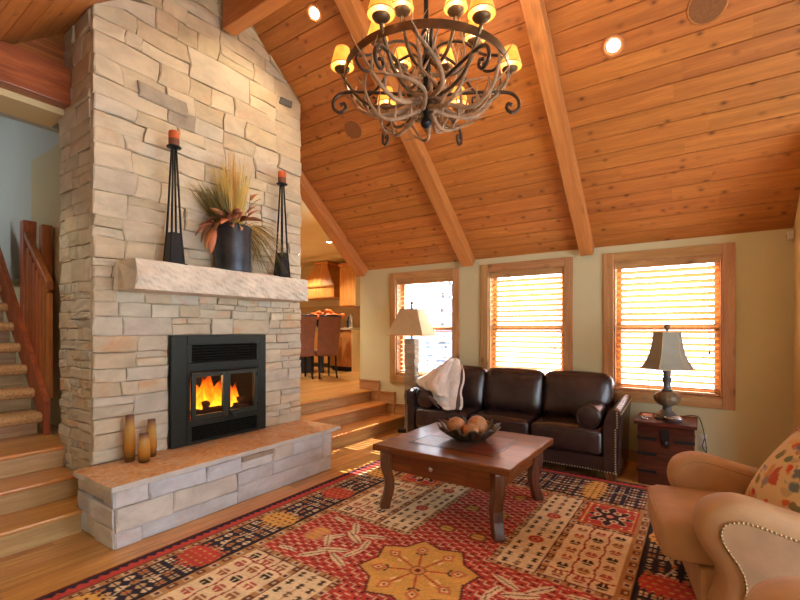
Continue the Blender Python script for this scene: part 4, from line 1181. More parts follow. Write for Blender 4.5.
# ------------------------------------------------------------------ trunk, table lamp and small things on it
tk = thing('trunk_table', 'rosewood trunk end table with black iron straps beside the sofa', 'trunk', (-.245, 4.575, 0))
TZ = .555
MB().box(-.205, .205, -.225, .22, 0, .46).build('body', M['trunk'], tk, bevel=.004)
MB().box(-.208, .208, -.228, .223, .463, .525).build('lid', M['trunk'], tk, bevel=.004)
MB().box(-.235, .228, -.262, .245, .526, TZ).build('top', M['trunk'], tk, bevel=.006)
for zz in (.405, .27, .12):
    for sx in (-1, 1):
        V = [(sx*.206, zz - .012), (sx*.09, zz - .012), (sx*.075, zz - .02), (sx*.06, zz), (sx*.075, zz + .02), (sx*.09, zz + .012), (sx*.206, zz + .012)]
        MB().prism(V, 'y', -.231, -.226).build('strap', M['blackiron'], tk)
    for sx in (-1, 1):
        MB().box(sx*.2055, sx*.211, -.23, .1, zz - .012, zz + .012).build('strap', M['blackiron'], tk)
for k in range(3):
    MB().box(-.204, .204, -.2272, -.2255, .148 + k*.135 - .0012, .148 + k*.135 + .0012).build('plank_joint', M['dark'], tk)
hs_ = MB().prism([(-.03, .50), (.03, .50), (.03, .43), (.02, .405), (.03, .38), (.0, .345), (-.03, .38), (-.02, .405), (-.03, .43)], 'y', -.236, -.227).build('hasp', M['blackiron'], tk)
MB().lathe([(.016, 0), (.018, .006), (.008, .012)], 12).build('stud', M['black'], hs_).matrix_local = Matrix.Translation((0, -.236, .385)) @ Matrix.Rotation(PI/2, 4, 'X')

lt = thing('table_lamp', 'carved urn table lamp with grey-green bell shade on the trunk', 'lamp', (-.245, 4.60, TZ + .001))
MB().box(-.095, .095, -.095, .095, 0, .02).build('plinth', M['lampgrey'], lt, bevel=.006)
MB().lathe([(.088, .02), (.09, .032), (.07, .048), (.058, .055), (.052, .068), (.04, .072)], 28).build('foot', M['lampgrey'], lt, smooth=True, autosmooth=50)
MB().lathe([(.036, .07), (.034, .105), (.04, .112)], 24).build('neck', M['lampgrey'], lt, smooth=True, autosmooth=50)
V = []; F = []; n = 48; pr = [(.045, .112), (.07, .125), (.095, .15), (.104, .18), (.097, .208), (.068, .235), (.045, .245)]
for j, (r, z) in enumerate(pr):
    for k in range(n): 
        a = 2*PI*k/n; rr = r * (1 + (.035 * math.cos(a * 16) if 0 < j < 6 else 0)); V.append((rr*math.cos(a), rr*math.sin(a), z))
F = [(j*n+k, j*n+(k+1) % n, (j+1)*n+(k+1) % n, (j+1)*n+k) for j in range(6) for k in range(n)]
MB().add(V, F).build('urn', M['lampbase'], lt, smooth=True)
MB().lathe([(.04, .245), (.046, .252), (.034, .262), (.03, .30), (.034, .345), (.042, .352), (.042, .36), (.03, .368), (.028, .40), (.036, .41), (.036, .425), (.012, .44), (.008, .47)], 24).build('column', M['lampgrey'], lt, smooth=True, autosmooth=50)
# bell shade of six panels
V = []; F = []; n = 6; pr = [(.215, .445), (.175, .50), (.145, .57), (.125, .65), (.112, .735), (.11, .775)]
for r, z in pr:
    for k in range(n): a = 2*PI*k/n + .28; V.append((r*math.cos(a), r*math.sin(a), z))
F = [(j*n+k, j*n+(k+1) % n, (j+1)*n+(k+1) % n, (j+1)*n+k) for j in range(len(pr)-1) for k in range(n)]
sh = MB().add(V, F).build('shade', M['silk'], lt); md = sh.modifiers.new('t', 'SOLIDIFY'); md.thickness = .003
for k in range(n):
    MB().tube([V[j*n + k] for j in range(len(pr))], .003, 6).build('shade_rib', M['linen'], sh, smooth=True)
for j in (0, len(pr) - 1):
    MB().tube([V[j*n + k % n] for k in range(n + 1)], .0035, 6).build('shade_trim', M['linen'], sh)
MB().lathe([(.004, .47), (.004, .79)], 8).build('harp_rod', M['bronze'], lt)
mbs = MB()
for k in range(3):
    a = 2*PI*k/3; mbs.tube([(0, 0, .77), (.11*math.cos(a), .11*math.sin(a), .77)], .002, 5)
mbs.build('shade_spider', M['bronze'], lt)
MB().lathe([(.006, .785), (.012, .795), (.024, .812), (.025, .828), (.014, .842), (.003, .85)], 18).build('finial', M['lampbase'], lt, smooth=True)
rc_ = thing('remote_control', 'small grey remote control on the corner of the trunk', 'remote', (-.415, 4.46, TZ + .001), .25)
MB().box(-.022, .022, -.06, .06, 0, .018).build('case', M['silver'], rc_, bevel=.006)
for k in range(8): MB().box(-.014 + (k % 2)*.016, -.002 + (k % 2)*.016, -.045 + (k//2)*.022, -.034 + (k//2)*.022, .018, .0205).build('button', M['black'], rc_)
bk = thing('notebook', 'small pink notebook lying on the trunk behind the remote', 'book', (-.40, 4.61, TZ + .001), .1)
M['pink'] = plain('pink_cover', (206, 146, 128), .7)
MB().box(-.04, .04, -.055, .055, 0, .003).build('cover', M['pink'], bk); MB().box(-.038, .037, -.052, .052, .003, .011).build('pages', M['white'], bk); MB().box(-.04, .04, -.055, .055, .011, .014).build('cover', M['pink'], bk)
di = thing('silver_dish', 'small oval silver dish in front of the table lamp', 'dish', (-.19, 4.44, TZ + .001))
o = MB().lathe([(.05, 0), (.06, .004), (.066, .02), (.07, .03), (.064, .03), (.058, .012), (.001, .01)], 30).build('bowl', M['silver'], di, smooth=True, autosmooth=50); o.scale = (1.15, .75, 1)
o = MB().lathe([(.062, .03), (.066, .034), (.05, .042), (.012, .046), (.001, .047)], 30).build('lid', M['silver'], di, smooth=True); o.scale = (1.15, .75, 1)
ol = thing('power_outlet', 'white wall outlet plate beside the trunk', 'outlet', (.02, W - .001, .30))
MB().box(-.036, .036, -.008, 0, -.058, .058).build('plate', M['white'], ol, bevel=.003)
for zz in (-.02, .02):
    MB().box(-.017, .017, -.011, -.008, zz - .014, zz + .014).build('socket', M['white'], ol, bevel=.002)
tag(MB().tube(bez([(-.15, 4.69, TZ + .01), (-.05, 4.80, TZ + .012), (.0, 4.90, .52), (.035, 4.98, .36), (.05, 5.0, .20), (.02, 5.01, .25), (.035, 5.03, .32)], 40), .004, 6).build('lamp_cord', M['black'], None, smooth=True), 'thin black lamp cord hanging from the trunk to the outlet', 'cord')

# ------------------------------------------------------------------ floor lamp
fl_ = thing('floor_lamp', 'floor lamp with stacked stone column and tan pyramid shade behind the sofa', 'lamp', (-3.14, 4.83, 0))
MB().box(-.15, .15, -.12, .15, 0, .05).build('base', M['blackiron'], fl_, bevel=.008)
z = .05; k = 0
while z < 1.2:
    h = random.choice((.035, .05, .07)); w_ = .075 + random.uniform(-.006, .006)
    MB().box(-w_, w_, -w_, w_, z, z + h - .002).build('stone_block', M['stonemid'], fl_, bevel=.006).rotation_euler = (0, 0, random.uniform(-.05, .05))
    z += h
MB().lathe([(.012, z - .01), (.012, 1.66)], 10).build('rod', M['bronze'], fl_)
r0, r1, s0, s1 = .255, .125, 1.285, 1.62
V = [(c*r0, s*r0*.85, s0) for c, s in ((-1,-1),(1,-1),(1,1),(-1,1))] + [(c*r1, s*r1*.85, s1) for c, s in ((-1,-1),(1,-1),(1,1),(-1,1))]
sh = MB().add(V, [(k, (k+1) % 4, 4+(k+1) % 4, 4+k) for k in range(4)]).build('shade', M['linen'], fl_); md = sh.modifiers.new('t', 'SOLIDIFY'); md.thickness = .004; md.offset = -1
for j in (0, 4):
    MB().tube([V[j + k % 4] for k in range(5)], .005, 6).build('shade_trim', M['leafbrown'], sh)
for k in range(2): MB().tube([V[4 + k], V[6 + k]], .0025, 5).build('shade_spider', M['bronze'], sh)
MB().lathe([(.008, 1.66), (.016, 1.672), (.012, 1.685), (.022, 1.70), (.018, 1.72), (.004, 1.735)], 14).build('finial', M['lampbase'], fl_, smooth=True)
fl_.rotation_euler = (0, 0, .12)

# ------------------------------------------------------------------ armchairs
def armchair(label, loc, rz):
    c = thing('armchair', label, 'armchair', loc, rz, 'tan leather armchairs')
    # local frame: the chair faces -X, front of the arms at x = 0, y across
    HWc = .44; aw = .17
    prof = bez([(.06, .06), (.035, .14), (.055, .24), (.06, .32), (.0, .42), (-.02, .50), (.005, .58), (.07, .625), (.16, .635), (.30, .60), (.46, .565), (.62, .55), (.80, .56)], 48)
    outl = [(p.x, p.y) for p in [Vector((q[0], q[1], 0)) for q in [(p[0], p[1]) for p in prof]]] if False else [(p[0], p[1]) for p in prof]
    outl = outl + [(.86, .5), (.86, .06)]
    for sy in (-1, 1):
        yo, yi = sy * HWc, sy * (HWc - aw)
        # rounded roll around the arm outline
        ctr = Vector((.42, .33))
        rows = []
        prev = None
        for off, y_ in ((.075, yo), (.022, yo - sy*.004), (.006, yo - sy*.022), (0, yo - sy*.06), (0, yo - sy*.11), (.006, yo - sy*.148), (.022, yo - sy*.166), (.075, yi)):
            row = []
            m_ = len(outl)
            for k, p in enumerate(outl):
                a_ = Vector(outl[max(k-1, 0)]); b_ = Vector(outl[min(k+1, m_-1)]); t = (b_ - a_).normalized()
                nrm = Vector((t.y, -t.x))
                q = Vector(p) + nrm * off
                row.append((q.x, y_, max(.05, q.y)))
            rows.append(row)
        mb = MB(); m_ = len(outl)
        for row in rows: mb.v += row
        for r in range(len(rows) - 1):
            for k in range(m_ - 1): mb.f.append((r*m_+k, r*m_+k+1, (r+1)*m_+k+1, (r+1)*m_+k))
            mb.f.append((r*m_+m_-1, r*m_, (r+1)*m_, (r+1)*m_+m_-1))
        mb.f.append(tuple(range(m_))); mb.f.append(tuple(range((len(rows)-1)*m_, len(rows)*m_)))
        arm = mb.build('arm', M['tan'], c, smooth=True, autosmooth=60)
        # taupe side panel framed by nailheads
        pan = []
        for k, p in enumerate(outl):
            a_ = Vector(outl[max(k-1, 0)]); b_ = Vector(outl[min(k+1, m_-1)]); t = (b_ - a_).normalized()
            q = Vector(p) + Vector((t.y, -t.x)) * .078
            pan.append((q.x, max(.07, q.y)))
        y0_, y1_ = sorted((yo + sy*.001, yo + sy*.007))
        pn = MB().prism(pan, 'y', y0_, y1_).build('side_panel', M['tanpanel'], arm)
        nh = MB(); acc = 0
        for k in range(1, len(outl) - 2):
            a_, b_ = Vector(pan[k-1]), Vector(pan[k]); L = (b_ - a_).length
            d = 0
            while acc <= L:
                q = a_.lerp(b_, acc / max(L, 1e-6)); nh.ball((q.x, yo + sy*.006, q.y), .0058, 7, 4); acc += .0155
            acc -= L
        tag(nh.build('nailhead_trim', M['brass'], arm, smooth=True), 'line of antique brass nailheads', kind='stuff')
        for sg in (-1, 1):
            ws = .016
        welt = [(p[0] + 0, yi - sy * .0, 0) for p in outl]
        wl_ = []
        for k, p in enumerate(outl[4:-4]):
            a_ = Vector(outl[k+3]); b_ = Vector(outl[k+5]); t = (b_ - a_).normalized(); q = Vector(p) + Vector((t.y, -t.x)) * .03
            wl_.append((q.x, yi + sy * .004, q.y))
        MB().tube(wl_, .005, 6).build('welt', M['tan'], arm, smooth=True)
    iw = HWc - aw
    MB().box(.02, .84, -iw - .01, iw + .01, .07, .27).build('seat_base', M['tan'], c, bevel=.02, seg=3)
    # cushion with rounded front
    st = MB().puff((.25, 0, .365), (.38, iw + .012, .092), .038, 9, (.015, .0, .02)).build('seat_cushion', M['tan'], c, smooth=True)
    MB().tube([(-.128, -iw, .43), (-.137, 0, .432), (-.128, iw, .43)], .005, 6).build('welt', M['tan'], st, smooth=True)
    Mb = Matrix.Rotation(math.radians(14), 3, 'Y')
    MB().puff((.72, 0, .62), (.10, iw + .03, .36), .08, 8, (.04, 0, .02), Mb).build('back_cushion', M['tan'], c, smooth=True)
    MB().puff((.83, 0, .55), (.07, HWc - .02, .44), .06, 6, (0, 0, .03), Mb).build('back', M['tan'], c, smooth=True)
    for sx, sy in ((.09, -1), (.09, 1), (.8, -1), (.8, 1)):
        MB().lathe([(.018, 0), (.026, .02), (.03, .07)], 14).build('foot', M['tableleg'], c, smooth=True).location = (sx, sy * .37, 0)
    return c
ch1 = armchair('tan leather armchair holding the floral pillow', (-.07, 2.65, ZR), math.radians(11))
ch2 = armchair('second tan leather armchair, only its arm tip showing in the bottom corner', (.20, 1.25, ZR), math.radians(11))
# floral pillow leaning in the first armchair
m, nt, b = new_mat('floral_print')
tc = N(nt, 'ShaderNodeTexCoord'); v = tc.outputs['Object']
n1 = noise(nt, v, 3.5, 3, .5, 1.2)
nz = N(nt, 'ShaderNodeTexNoise'); nz.inputs['Scale'].default_value = 9; nz.inputs['Detail'].default_value = 3; nt.links.new(v, nz.inputs['Vector'])
vw = vmath(nt, 'ADD', v, vmath(nt, 'MULTIPLY', nz.outputs['Color'], (.16, .16, .16)))
vo = N(nt, 'ShaderNodeTexVoronoi'); vo.inputs['Scale'].default_value = 15; nt.links.new(vw, vo.inputs['Vector'])
c0 = ramp(nt, vo.outputs['Color'], [(.0, lin((210, 120, 60))), (.3, lin((206, 84, 56))), (.45, lin((120, 132, 84))), (.55, lin((112, 116, 148))), (.66, lin((226, 190, 120))), (.85, lin((190, 70, 60)))])
dm = ramp(nt, vo.outputs['Distance'], [(.38, (1, 1, 1)), (.5, (0, 0, 0))])
c1 = mixc(nt, dm, lin((224, 198, 146)), c0)
c2 = mixc(nt, ramp(nt, n1, [(.60, (0, 0, 0)), (.64, (1, 1, 1))]), c1, lin((224, 160, 92)))
nt.links.new(c2, b.inputs['Base Color']); b.inputs['Roughness'].default_value = .85; M['floral'] = m
M['bluewhite'] = plain('pale_blue_cotton', (206, 214, 222), .85, 0, 5, .05)
pl = thing('throw_pillow', 'floral print throw pillow with black and pink piping on the armchair', 'pillow', (.36, 2.70, .62), 0)
mb = MB(); V = []; n = 22; hw = .235
for s_ in (1, -1):
    for j in range(n + 1):
        for i in range(n + 1):
            u = i / n * 2 - 1; v_ = j / n * 2 - 1
            t = .10 * (max(0, 1 - u**2) ** .5) * (max(0, 1 - v_**2) ** .5) ** 1.0
            pin = 1 - .07 * (1 - abs(u) ** 2) * 0
            V.append((s_ * -t - .0, u * hw * (1 - .06 * (1 - v_**2) * abs(u)), v_ * hw * (1 - .06 * (1 - u**2) * abs(v_))))
F = []
for k in range(2):
    o_ = k * (n + 1) ** 2
    for j in range(n):
        for i in range(n):
            a = o_ + j*(n+1) + i; F.append((a, a+1, a+n+2, a+n+1))
mb.add(V, F)
pf = mb.build('cover', M['floral'], pl, smooth=True)
pf.data.materials.append(M['bluewhite'])
for p in pf.data.polygons[n*n:]: p.material_index = 1
edge_pts = [V[i] for i in range(n + 1)] + [V[j*(n+1) + n] for j in range(1, n + 1)] + [V[n*(n+1) + i] for i in range(n - 1, -1, -1)] + [V[j*(n+1)] for j in range(n - 1, 0, -1)] + [V[0]]
MB().tube(edge_pts, .008, 8, cap=False).build('piping', M['black'], pl, smooth=True)
MB().tube([(p[0] - .009, p[1] * 1.0, p[2]) for p in edge_pts], .005, 8, cap=False).build('piping', M['pink'], pl, smooth=True)
pl.rotation_euler = (math.radians(8), math.radians(28), math.radians(20))

# ------------------------------------------------------------------ chandelier
CH = Vector((-1.40, 2.315, 2.90)); 
chd = thing('antler_chandelier', 'antler and iron ring chandelier with glowing amber shades under the ridge', 'chandelier', CH, YAW)
RR = .5
mb = MB(); V = []; n = 72
for k in range(n):
    a = 2*PI*k/n
    for r, z in ((RR - .004, -.022), (RR + .004, -.022), (RR + .004, .024), (RR - .004, .024)): V.append((r*math.cos(a), r*math.sin(a), z))
F = [(k*4+j, ((k+1) % n)*4+j, ((k+1) % n)*4+(j+1) % 4, k*4+(j+1) % 4) for k in range(n) for j in range(4)]
MB().add(V, F).build('ring', M['bronze'], chd, smooth=True, autosmooth=40)
MB().lathe([(.004, -.30), (.03, -.285), (.036, -.26), (.02, -.235), (.018, -.2), (.03, -.18), (.02, -.16), (.016, .2), (.03, .22), (.04, .26), (.03, .3), (.016, .32), (.014, .75), (.03, .78), (.012, .8)], 18).build('column', M['blackiron'], chd, smooth=True, autosmooth=50)
MB().lathe([(.055, .985), (.06, .995), (.05, 1.02), (.02, 1.045), (.012, 1.07)], 20).build('ceiling_cup', M['blackiron'], chd, smooth=True)
MB().tube([(0, 0, .8), (0, 0, .99)], .008, 8).build('chain_rod', M['blackiron'], chd)
def lightarm(a, r0_, zc, rad, zs, up, size):
    ca, sa = math.cos(a), math.sin(a)
    P_ = lambda r, z: (r*ca, r*sa, z)
    arm = MB().tube(bez([P_(.03, zc), P_(rad*.35, zc - .10), P_(rad*.75, zc - .08), P_(rad*1.0, zs - .05), P_(rad*1.04, zs)], 26), .011, 8).build('arm', M['bronze'], chd, smooth=True)
    MB().lathe([(.012, zs - .012), (.03, zs), (.046, zs + .012), (.05, zs + .02), (.04, zs + .022)], 18, P_(rad*1.04, 0)).build('cup', M['bronze'], arm, smooth=True)
    MB().lathe([(.011, zs + .02), (.011, zs + .07), (.016, zs + .085), (.018, zs + .105), (.008, zs + .13)], 12, P_(rad*1.04, 0)).build('bulb', M['bulb'], arm, smooth=True)
    h = .115 * size
    o = MB().lathe([(.072*size, zs + .03), (.073*size, zs + .034), (.043*size, zs + .03 + h)], 24, P_(rad*1.04, 0), cap=False).build('shade', M['shade'], chd, smooth=True)
    md = o.modifiers.new('t', 'SOLIDIFY'); md.thickness = .002
    for zz, rr in ((zs + .034, .073*size), (zs + .03 + h, .0435*size)):
        pts = [(rad*1.04*ca + rr*math.cos(t*PI/12), rad*1.04*sa + rr*math.sin(t*PI/12), zz) for t in range(25)]
        MB().tube(pts, .0022, 5, cap=False).build('shade_trim', M['leafbrown'], o)
    ld = bpy.data.lights.new('chandelier_bulb', 'POINT'); ld.energy = 2.6; ld.color = (1, .74, .46); ld.shadow_soft_size = .03
    lo_ = bpy.data.objects.new('chandelier_bulb', ld); COL.objects.link(lo_); lo_.parent = chd; lo_.location = P_(rad*1.04, zs + .03 + h + .03)
for k in range(6):
    a = k * PI/3
    lightarm(a, .03, -.06, RR, .05, 1, 1.0)
    # scroll finial carried outside the ring, and the inner scroll
    ca, sa = math.cos(a), math.sin(a)
    pts = [(.04, -.10), (.18, -.085), (.34, -.075), (.50, -.075), (.565, -.11), (.575, -.17), (.535, -.20), (.50, -.175), (.51, -.145), (.535, -.155)]
    MB().tube([Vector((r*ca, r*sa, z)) for r, z in [(p[0], p[1]) for p in bez([(q[0], q[1], 0) for q in pts], 60)]], .0105, 8).build('scroll', M['iron_brown'], chd, smooth=True)
    ca, sa = math.cos(a + PI/6), math.sin(a + PI/6)
    pts = [(.03, .12), (.1, .19), (.24, .16), (.36, .05), (.47, .0), (.44, -.06), (.38, -.055), (.37, -.015), (.395, -.0)]
    MB().tube([Vector((r*ca, r*sa, z)) for r, z in [(p[0], p[1]) for p in bez([(q[0], q[1], 0) for q in pts], 50)]], .009, 8).build('scroll', M['iron_brown'], chd, smooth=True)
for k in range(6):
    a = k * PI/3
    lightarm(a, .03, .14, .29, .22, 1, .92)
def antler(seed):
    r_ = random.Random(seed); parts = MB()
    main = bez([(0, 0, 0), (.10, .02, -.06), (.22, .05, -.08), (.32, .03, -.02), (.38, -.03, .09), (.37, -.07, .2)], 30)
    n = len(main)
    parts.tube(main, [.0165 * (1 - .7 * (i / n) ** 1.3) for i in range(n)], 8)
    parts.ball(main[0], (.022, .022, .022), 8, 6)
    for f, d, L in ((.12, (.3, .3, .9), .13), (.32, (.1, -.35, 1), .17), (.52, (.25, .1, 1), .19), (.68, (.5, .45, .75), .17), (.82, (.75, -.2, .55), .12)):
        i = int(f * (n - 1)); p = Vector(main[i]); d = Vector(d).normalized(); bend = Vector((-.35, r_.uniform(-.3, .3), .2))
        pts = [p + d * L * t + bend * L * .45 * t * t for t in [j/6 for j in range(7)]]
        r0_ = .0165 * (1 - .7 * f ** 1.3)
        parts.tube(pts, [r0_ * .85 * (1 - .88 * j/6) for j in range(7)], 7)
    return parts.mesh('antler', M['antler'], True)
am = [antler(1), antler(5), antler(9)]
for k in range(7):          # basket of antlers sweeping out to the ring
    a = k * 2*PI/7 + .25
    inst('antler', am[k % 3], chd, (.05*math.cos(a), .05*math.sin(a), -.12), (random.uniform(-.35, .35), random.uniform(-.08, .12), a + random.uniform(-.15, .15)), (1.12, 1.1, 1.0))
for k in range(7):          # lower tier hanging underneath, tips turned up
    a = k * 2*PI/7 + .7
    inst('antler', am[(k + 1) % 3], chd, (.05*math.cos(a), .05*math.sin(a), -.19), (random.uniform(-1.1, -.6) * (1 if k % 2 else -1), -.02, a), (.9, .95, .8))
for k in range(5):          # upper tier rising round the column
    a = k * 2*PI/5 + .6
    inst('antler', am[k % 3], chd, (.04*math.cos(a), .04*math.sin(a), .02), (random.uniform(-.4, .4), -.45, a), (.72, .8, .9))

# ------------------------------------------------------------------ recessed ceiling lights and speakers on the slope
nrm = Vector((0, -math.sin(ang), -math.cos(ang)))
def on_slope(name, label, cat, x, y, group=None):
    t = thing(name, label, cat, Vector((x, y, ceil_z(y))) + nrm * .001, 0, group)
    t.rotation_euler = (PI - ang, 0, 0)       # local +Z points out of the ceiling
    return t
def downlight(label, x, y, power=45, slope=True, z=None, size=.075, aim=None):
    if slope: t = on_slope('recessed_light', label, 'light', x, y, 'recessed ceiling lights')
    else:
        t = thing('recessed_light', label, 'light', (x, y, z - .001), 0, 'recessed ceiling lights'); t.rotation_euler = (PI, 0, 0)
    MB().lathe([(size*.72, .001), (size, .001), (size + .004, .004), (size, .008), (size*.78, .006), (size*.72, .002)], 28, cap=False).build('trim_ring', M['beam'] if slope else M['white'], t, smooth=True)
    MB().lathe([(size*.72, .0003), (size*.72, .001)], 24).build('baffle', M['bronze'], t)
    MB().lathe([(size*.6, .001), (size*.6, .004), (size*.4, .009)], 24).build('bulb', M['spot'], t)
    d = bpy.data.lights.new('recessed_beam', 'SPOT'); d.energy = power; d.color = (1, .76, .48) if slope else (1, .87, .68); d.spot_size = math.radians(110); d.spot_blend = .6; d.shadow_soft_size = .05
    o = bpy.data.objects.new('recessed_beam', d); COL.objects.link(o); o.parent = t; o.location = (0, 0, .02); o.rotation_euler = (PI - (ang * .8 if slope else 0), 0, 0)
    if aim: o.rotation_euler = (t.rotation_euler.to_matrix().inverted() @ Vector(aim).to_track_quat('-Z', 'Y').to_matrix()).to_euler()
    return t
downlight('glowing recessed light in the pine ceiling above the trunk', -.53, 3.56)
downlight('glowing recessed light in the pine ceiling beside the ridge beam', -2.80, 2.73, 45, aim=(-.62, -.35, -1.4))
def speaker(label, x, y, r):
    t = on_slope('ceiling_speaker', label, 'speaker', x, y, 'round ceiling speakers')
    MB().lathe([(r*.92, .0), (r, .0), (r, .005), (r*.95, .008), (r*.9, .006)], 40, cap=False).build('ring', M['ceil'], t, smooth=True)
    MB().lathe([(r*.92, .001), (r*.92, .0045), (.002, .006)], 40).build('grille', M['felt'], t)
speaker('round tan ceiling speaker right of the recessed light', .04, 3.52, .115)
speaker('round tan ceiling speaker between the chimney and the first rafter', -3.04, 3.53, .11)
sn = thing('motion_sensor', 'small white motion sensor high in the corner by the ceiling', 'sensor', (.645, 5.03, 2.17))
MB().box(-.022, .02, -.03, .028, -.035, .035).build('body', M['white'], sn, bevel=.008); MB().box(-.026, -.021, -.016, .014, -.02, .008).build('lens', M['linen'], sn)

# ------------------------------------------------------------------ hall with the open staircase
struct(MB().box(-5.55, -4.14, 1.50, 1.62, UP, 3.05).build('wall_hall', M['walldimmed']))
struct(MB().box(-5.55, -4.14, 1.50, 1.62, 3.05, 5.2).build('wall_hall_top', M['wallpale']))
struct(MB().box(-7.8, -5.55, 1.50, 1.62, 1.9, 5.2).build('wall_stair', M['wallpale']))
struct(MB().box(-7.95, -7.8, YB, 1.62, UP, 5.2).build('wall_left', M['wallpale']))
mb = MB()   # side wall with an unseen window opening, added to let daylight in
for q in ((-7.8, -7.0, UP, 5.2), (-6.2, -4.0, UP, 5.2), (-7.0, -6.2, UP, 2.6), (-7.0, -6.2, 3.4, 5.2)): mb.box(q[0], q[1], YB - .12, YB, q[2], q[3])
struct(mb.build('wall_hall_front', M['wallpale']))
struct(MB().box(-7.95, -4.12, YB - .1, 1.62, 5.2, 5.3).build('ceiling_hall', M['wallpale']))
struct(MB().box(-4.42, -4.34, YB, 1.62, 2.995, 5.2).build('wall_hall_upper', M['wallpale']))
w6 = thing('window_6', 'added unseen window lighting the carpeted stairs', 'window'); struct(w6)
MB().box(-7.0, -6.2, YB - .07, YB - .065, 2.6, 3.4).build('pane', M['glass'], w6)
MB().box(-6.62, -6.58, YB - .09, YB - .04, 2.6, 3.4).build('mullion', M['trimz'], w6)
stair = thing('carpeted_stairs', 'open staircase with tan carpeted treads and wooden slat railing', 'staircase', (-4.55, .85, UP))
sl_ = lambda mb: (setattr(mb, 'v', [local(stair, p) for p in mb.v]), mb)[1]
run, rise = .188, .19
for k in range(9):
    xf = -4.53 - k * run; zt = UP + (k + 1) * rise
    prof = [(xf - .235, zt - .085), (xf - .03, zt - .085), (xf, zt - .072), (xf + .012, zt - .042), (xf, zt - .014), (xf - .03, zt), (xf - .235, zt)]
    sl_(MB().prism(prof, 'y', .40, 1.30)).build('tread', M['carpet'], stair, bevel=.006)
    sl_(MB().box(xf - .15, xf - .13, .40, 1.30, zt - rise, zt - .086)).build('riser', M['riser'], stair)
for y0 in (1.302, .36):
    zz = lambda x_: UP + .10 + (-4.50 - x_) * rise / run
    sl_(MB().prism([(-4.50, UP), (-4.50, UP + .28), (-6.25, zz(-6.25) + .24), (-6.25, zz(-6.25) - .12)], 'y', y0, y0 + .04)).build('stringer', M['railwood'], stair)
# newel, slats and handrail
sl_(MB().box(-4.62, -4.52, 1.36, 1.46, UP + .02, UP + .85)).build('newel_post', M['railwood'], stair, bevel=.005) if False else None
for k in range(7):
    x_ = -4.58 - k * .085
    zb = zz(x_) + .12; zt = 1.69 + (-4.613 - x_) * .86
    sl_(MB().box(x_ - .032, x_ + .032, 1.345, 1.375, zb, zt)).build('slat', M['railwood'], stair)
pr = [(-4.56, 1.69), (-4.56, 1.76), (-5.16, 2.28), (-5.16, 2.21)]
sl_(MB().prism(pr, 'y', 1.335, 1.385)).build('handrail', M['railwood'], stair, bevel=.006)
sl_(MB().box(-5.24, -5.14, 1.33, 1.43, 1.2, 2.37)).build('newel_post', M['railwood'], stair, bevel=.006)
sl_(MB().box(-4.98, -4.90, 1.40, 1.48, 1.3, 2.31)).build('newel_post', M['railwood'], stair, bevel=.006)
# added hall light, out of view, to brighten the stairs
def pendant(label, loc, power, col=(1, .72, .42)):
    d = bpy.data.lights.new('hall_lamp_light', 'POINT'); d.energy = power; d.color = col; d.shadow_soft_size = .08
    t = thing('ceiling_globe', label, 'lamp', loc)
    MB().lathe([(.05, .12), (.06, .11), (.03, .10), (.012, .095), (.012, .06)], 18).build('canopy', M['bronze'], t)
    MB().ball((0, 0, 0), .07, 16, 10).build('globe', emit('globe_glass', (255, 214, 150), 6), t, smooth=True)
    o = bpy.data.objects.new('hall_lamp_light', d); COL.objects.link(o); o.parent = t; o.location = (0, 0, -.12)
downlight('added unseen light in the hall soffit', -4.18, .55, 30, False, 2.995, .06)

# ------------------------------------------------------------------ kitchen beyond the steps
KZ = 3.08
struct(MB().prism([(-9.3, 1.62), (-4.2, 1.62), (-4.2, W + .1), (-5.44, 7.0), (-5.44, 8.1), (-9.3, 8.1)], 'z', KZ, KZ + .1).build('ceiling_kitchen', M['wallwarm']))
struct(MB().box(-9.3, -5.44, 8.0, 8.12, UP, KZ).build('wall_kitchen_back', M['wallwarm']))
struct(MB().box(-9.3, -9.2, 1.62, 8.0, UP, KZ).build('wall_kitchen_left', M['wallwarm']))
struct(MB().prism([(-4.20, W + T), (-4.215, W + .01), (-4.30, W + T + .05), (-5.50, 6.95), (-5.52, 8.1), (-5.44, 8.1), (-5.44, 6.9)], 'z', 0, KZ + .02).build('wall_kitchen_right', M['wallwarm']))
struct(MB().prism([(3.15, KZ - .02), (4.05, KZ - .02), (3.15, ceil_z(3.15))], 'x', -4.21, -4.17).build('wall_kitchen_gable', M['wallwarm']))
struct(MB().box(-9.2, -5.0, 1.62, 1.66, UP, KZ).build('wall_kitchen_front', M['wallwarm'])) 
struct(MB().prism([(-9.2, 8.0), (-9.2, 7.35), (-6.6, 7.35), (-6.0, 6.9), (-5.53, 6.96), (-5.53, 8.0)], 'z', 3.0, KZ).build('ceiling_soffit', M['wallwarm']))
downlight('small recessed light in the cream kitchen ceiling', -6.0, 6.25, 150, False, KZ, .075)
for x_, y_, wh in ((-7.2, 4.6, 'beyond the island'), (-7.55, 6.85, 'in front of the range hood'), (-5.0, 3.9, 'above the top of the steps'), (-7.6, 3.2, 'behind the chimney')): downlight('added unseen kitchen ceiling light ' + wh, x_, y_, 150, False, KZ)  # extra ceiling lights hidden from view, added to brighten the kitchen
